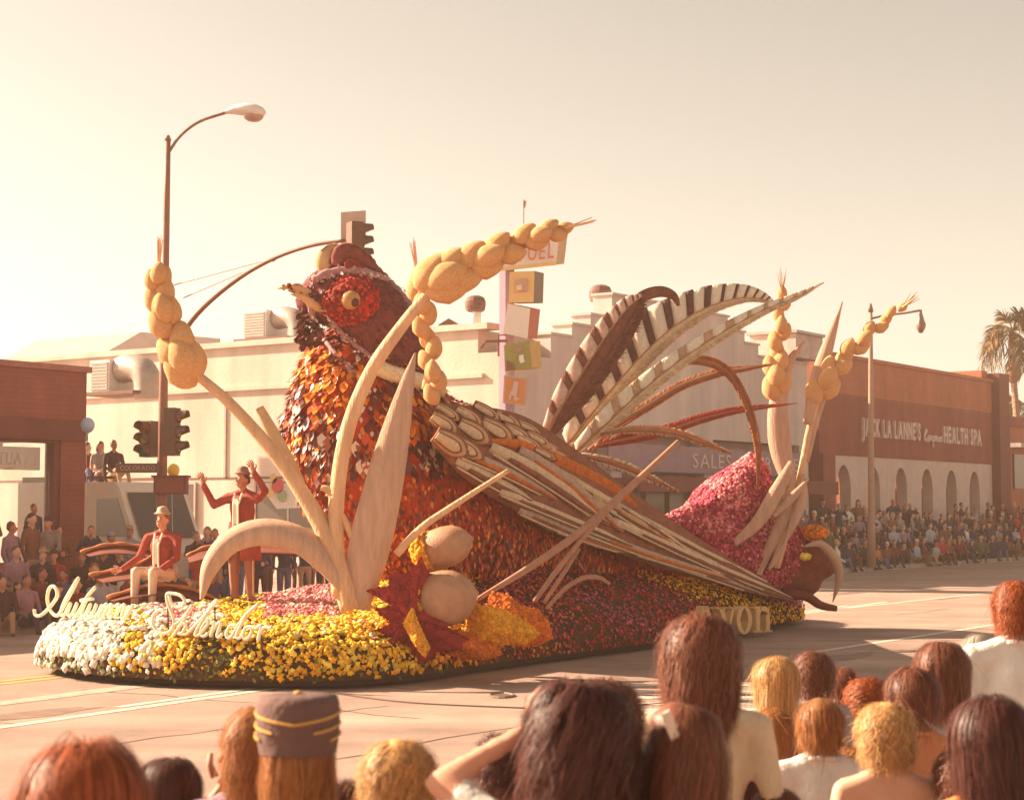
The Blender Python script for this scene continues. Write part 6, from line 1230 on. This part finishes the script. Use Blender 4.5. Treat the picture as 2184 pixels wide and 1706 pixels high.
HS = {k: M('strand_' + k, c,   .5, 0, island=.42, spec=.35) for k, c in HAIRC.items()}
HS['honey'] = M('strand_honey', (.36, .14, .05), .5, 0, island=.35, spec=.22); HM['honey'] = M('hair_honey', (.30, .13, .045), .5, 12, .2)
def onlooker(label, x, ytop, Y, hairc, style, L, top, sleeves='long', child=0.0, face=math.pi, turn=0.0, arms=None, n=1500, headw=1.0, trous='navy', skin=0, build=1.0, seed=1, vol=1.0, extra_top=.02, zmax=2):
    ztop = dp(x, ytop, Y).z; X_ = dp(x, ytop, Y).x
    hk0 = 1 + .28 * child
    H = (ztop - extra_top) / ((1.50 - .05 * child) / 1.70 + (.098 + .118) * hk0 / 1.70)        # figure height that puts the crown there
    kw = dict(H=H, child=child, hair='short', arms=None, sleeves=sleeves, build=build, turn=turn)
    if arms: kk = H / 1.70; kw['arms'] = {a: tuple(tuple(c * kk for c in p) for p in q) for a, q in arms.items()}
    topm = top if not isinstance(top, str) else CM[top]
    o, inf = figure(label, Vector((X_, Y, 0)), face, [SKIN[skin], topm, CM[trous], HM[hairc], SHOE, CM['white']], kw, .02, 'onlookers in the foreground', tuple(arms) if arms else False)
    hk = inf['hk'] * headw; fd = (math.sin(turn), -math.cos(turn), 0)
    hc = inf['hc'] + np.array((0, .012, .018)) * inf['hk']
    v, f = hair_geo(hc, np.array((.098, .106, .101)) * hk, int(n * 1.5), L, style, .0010 * hk, seed, face_dir=fd, vol=vol, zmax=zmax); add('hair', mk_mesh('hair', v, f, HS[hairc], None, True), o)
    # collar / neckline
    if isinstance(top, str) or True:
        T = inf['T']; k = inf['k']; g = G()
        if topm not in SKIN: g.tube([(.072 * k * math.cos(a), .018 + .068 * k * math.sin(a), T(1.435) + .012 * math.sin(a)) for a in np.linspace(0, 6.283, 15)], .013 * k, 6, cap=False); add('collar', mk_mesh('collar', g.v, g.f, topm, None, True), o)
    return o, inf
ON = []
onlooker('woman with long straight auburn hair nearest at lower left', 178, 1588, 3.45, 'auburn', 'straight', .42, 'tan', n=4600, headw=1.24, seed=2, vol=1.08)
onlooker('dark-haired child between the auburn woman and the capped girl', 362, 1602, 5.0, 'dark', 'straight', .26, 'dark', child=.3, n=2200, headw=1.05, seed=3)
o, inf = onlooker('girl in dark braided cap with long honey hair', 637, 1492, 4.3, 'honey', 'wavy', .40, 'mauve', n=2800, headw=1.0, seed=4, vol=1.0, zmax=.25)
hc, hk = inf['hc'], inf['hk']; capm = M('cap_dark', (.15, .085, .075), .85, 14, .15, .3, 40); braid = M('cap_braid', (.62, .34, .08), .5)
prof = [(.097, .0), (.103, .04), (.106, .09), (.104, .135), (.098, .153), (.055, .158), (.0, .158)]; g = G(); n2 = 26; vs = []; fs = []
for r, z in prof:
    for k in range(n2): a = 6.2832 * k / n2; vs.append((r * 1.09 * hk * math.cos(a), r * 1.18 * hk * math.sin(a) + .01, hc[2] + z * hk))
for i in range(len(prof) - 1):
    for k in range(n2): fs.append((i * n2 + k, i * n2 + (k + 1) % n2, (i + 1) * n2 + (k + 1) % n2, (i + 1) * n2 + k))
cap_o = add('cap', mk_mesh('cap', vs, fs, capm, None, True), o)
for z, dip, ext in ((.115, .028, 1.0), (.082, .018, .7), (.055, .014, .42)):
    for s in (-1, 1):
        pts = []
        for k in range(10):
            u_ = k / 9; a = math.pi / 2 + s * (math.pi * .55) * (1 - u_ * ext); pts.append((.1075 * 1.075 * hk * math.cos(a), .1055 * 1.19 * hk * math.sin(a) + .012, hc[2] + (z - dip * u_) * hk))
        g = G(); g.tube(pts, .0035, 5); add('braid', mk_mesh('braid', g.v, g.f, braid), cap_o)
v, f = ellip((0, .01, hc[2] + .161 * hk), (.012, 0, 0), (0, .012, 0), (0, 0, .006), ICO1); add('button', mk_mesh('button', v, f, braid), cap_o)
upl = {'l': ((.34, -.02, 1.22), (.20, -.16, 1.44), (.16, -.17, 1.50))}
onlooker('woman with light brown hair raising a hand beside the capped girl', 548, 1492, 4.9, 'honey', 'wavy', .20, 'mauve', n=1600, turn=-.9, seed=5, sleeves='short', arms={'r': ((.30, -.10, 1.22), (.16, -.26, 1.40), (.13, -.27, 1.47))})
onlooker('blond child in white shirt right of the capped girl', 850, 1556, 4.5, 'blond', 'wavy', .17, 'white', child=.5, n=2400, headw=.92, seed=6, sleeves='short')
onlooker('woman with huge dark curly hair and one raised bare elbow', 1235, 1452, 4.1, 'dark', 'curly', .42, 'white', n=5200, headw=1.10, seed=7, vol=1.12, sleeves='short', arms={'r': ((.36, -.06, 1.475), (.14, -.07, 1.60), (.08, -.08, 1.63))})
onlooker('dark-haired head just beyond the curly-haired woman', 1292, 1440, 5.2, 'brown', 'curly', .2, 'white', n=1500, seed=8)
onlooker('low dark-haired child seen under the raised elbow', 1072, 1556, 6.6, 'dark', 'curly', .14, 'brown', child=.5, n=1200, seed=9)
o, inf = onlooker('girl with long brown hair pinned by a pale clip', 1462, 1476, 4.2, 'brown', 'wavy', .46, 'cream', n=3000, headw=.92, turn=-1.25, seed=10)
g = G(); c = inf['hc']; g.obox((.045, .098, c[2] + .062), (.012, .004, .03), (.002, .004, -.002), (.008, -.002, -.005)); add('hair_clip', mk_mesh('hair_clip', g.v, g.f, M('clip', (.75, .62, .5), .4)), o)
onlooker('tall woman with wavy dark hair in cream blouse', 1492, 1308, 5.5, 'brown', 'wavy', .27, 'cream', n=3800, headw=1.12, seed=11, vol=1.05)
onlooker('blond bowl-cut child in violet jacket', 1655, 1390, 7.4, 'blond', 'straight', .17, M('violet_jacket', (.15, .10, .17), .9, 7, .1, .3, 18), child=.4, n=1800, seed=12)
onlooker('curly brown-haired child beyond the bowl-cut child', 1733, 1382, 8.0, 'brown', 'wavy', .12, 'grey', child=.4, n=1500, seed=13)
onlooker('small brown-haired boy with a red-clad neighbour', 1648, 1502, 7.0, 'honey', 'straight', .105, 'cream', child=.6, n=1700, seed=14, turn=.3)
onlooker('child in red beyond the white-shirted boy', 1704, 1548, 7.4, 'dark', 'straight', .13, 'red', child=.6, n=900, seed=24)
onlooker('brown-haired boy in loose white shirt', 1748, 1474, 6.4, 'honey', 'straight', .115, 'white', child=.45, n=2400, headw=.88, seed=15, turn=-.25, build=1.1)
onlooker('shirtless blond child with thick short hair', 1888, 1482, 5.7, 'blond', 'wavy', .125, SKIN[2], 'none', child=.45, n=2600, headw=.9, seed=16, trous='blue', skin=2)
onlooker('shirtless sun-tanned boy with brown hair', 1945, 1412, 6.4, 'brown', 'straight', .115, M('skin_tan', (.52, .20, .09), .6, 5, .08), 'none', child=.35, n=2200, seed=17, trous='tan', skin=1)
onlooker('curly red-haired child beyond the shirtless pair', 1850, 1440, 8.2, 'auburn', 'curly', .11, 'cream', child=.4, n=1400, seed=18)
plaid = M('plaid_blue', (.42, .42, .46), .9, 9, .25, .2, 12)
onlooker('dark-haired youth in pale blue plaid shirt', 2008, 1362, 6.8, 'brown', 'straight', .19, plaid, child=.15, n=2400, headw=1.1, seed=19)
onlooker('adult in white shirt at the right edge', 2165, 1232, 8.0, 'auburn', 'wavy', .16, 'white', n=1800, seed=20, build=1.15)
onlooker('dark-haired woman nearest at lower right', 2112, 1480, 4.6, 'dark', 'straight', .24, 'orange', n=3000, headw=1.15, seed=21, turn=.5)
onlooker('brown-haired child low at the bottom edge', 1658, 1668, 5.5, 'brown', 'straight', .14, 'grey', child=.5, n=1800, seed=22)
onlooker('person in pale top between the boys and the adult', 2085, 1345, 9.0, 'grey', 'straight', .12, 'pale blue', n=900, seed=23)
onlooker('dark-haired child in maroon behind the girl with the clip', 1578, 1560, 5.9, 'dark', 'straight', .14, 'maroon', child=.45, n=1500, seed=31, turn=-.5)
onlooker('small fair child squeezed beside the white-shirted boy', 1812, 1580, 7.2, 'honey', 'wavy', .11, 'pink', child=.6, n=1100, seed=32, turn=.6, sleeves='short')
onlooker('short brown-haired child in cream top below the plaid shirt', 2052, 1580, 5.6, 'brown', 'wavy', .13, 'cream', child=.5, n=1400, seed=33, turn=.4, sleeves='short')
onlooker('brown-haired boy in grey shirt between the bowl-cut child and the plaid youth', 1795, 1415, 8.6, 'brown', 'straight', .11, 'grey', child=.4, n=1000, seed=34)
onlooker('dark-haired person with light top beside the cap girl', 735, 1650, 4.6, 'dark', 'wavy', .16, 'navy', child=.4, n=1500, seed=35)
# ================================================================== added volume that veils the scene and lifts its dark tones
hz = G(); hz.obox((0, 345, 6.0), (450, 0, 0), (0, 440, 0), (0, 0, 7.1)); ho = hz.out('added_haze', M('unused', (1, 1, 1))); ho['kind'] = 'stuff'
hm_ = bpy.data.materials.new('added_warm_haze'); hm_.use_nodes = True; t = hm_.node_tree; t.nodes.remove(t.nodes['Principled BSDF'])
pv = t.nodes.new('ShaderNodeVolumePrincipled'); pv.inputs['Color'].default_value = (1.0, .74, .58, 1); pv.inputs['Density'].default_value = .0014; pv.inputs['Anisotropy'].default_value = .2
t.links.new(pv.outputs[0], t.nodes['Material Output'].inputs['Volume']); ho.data.materials.clear(); ho.data.materials.append(hm_)
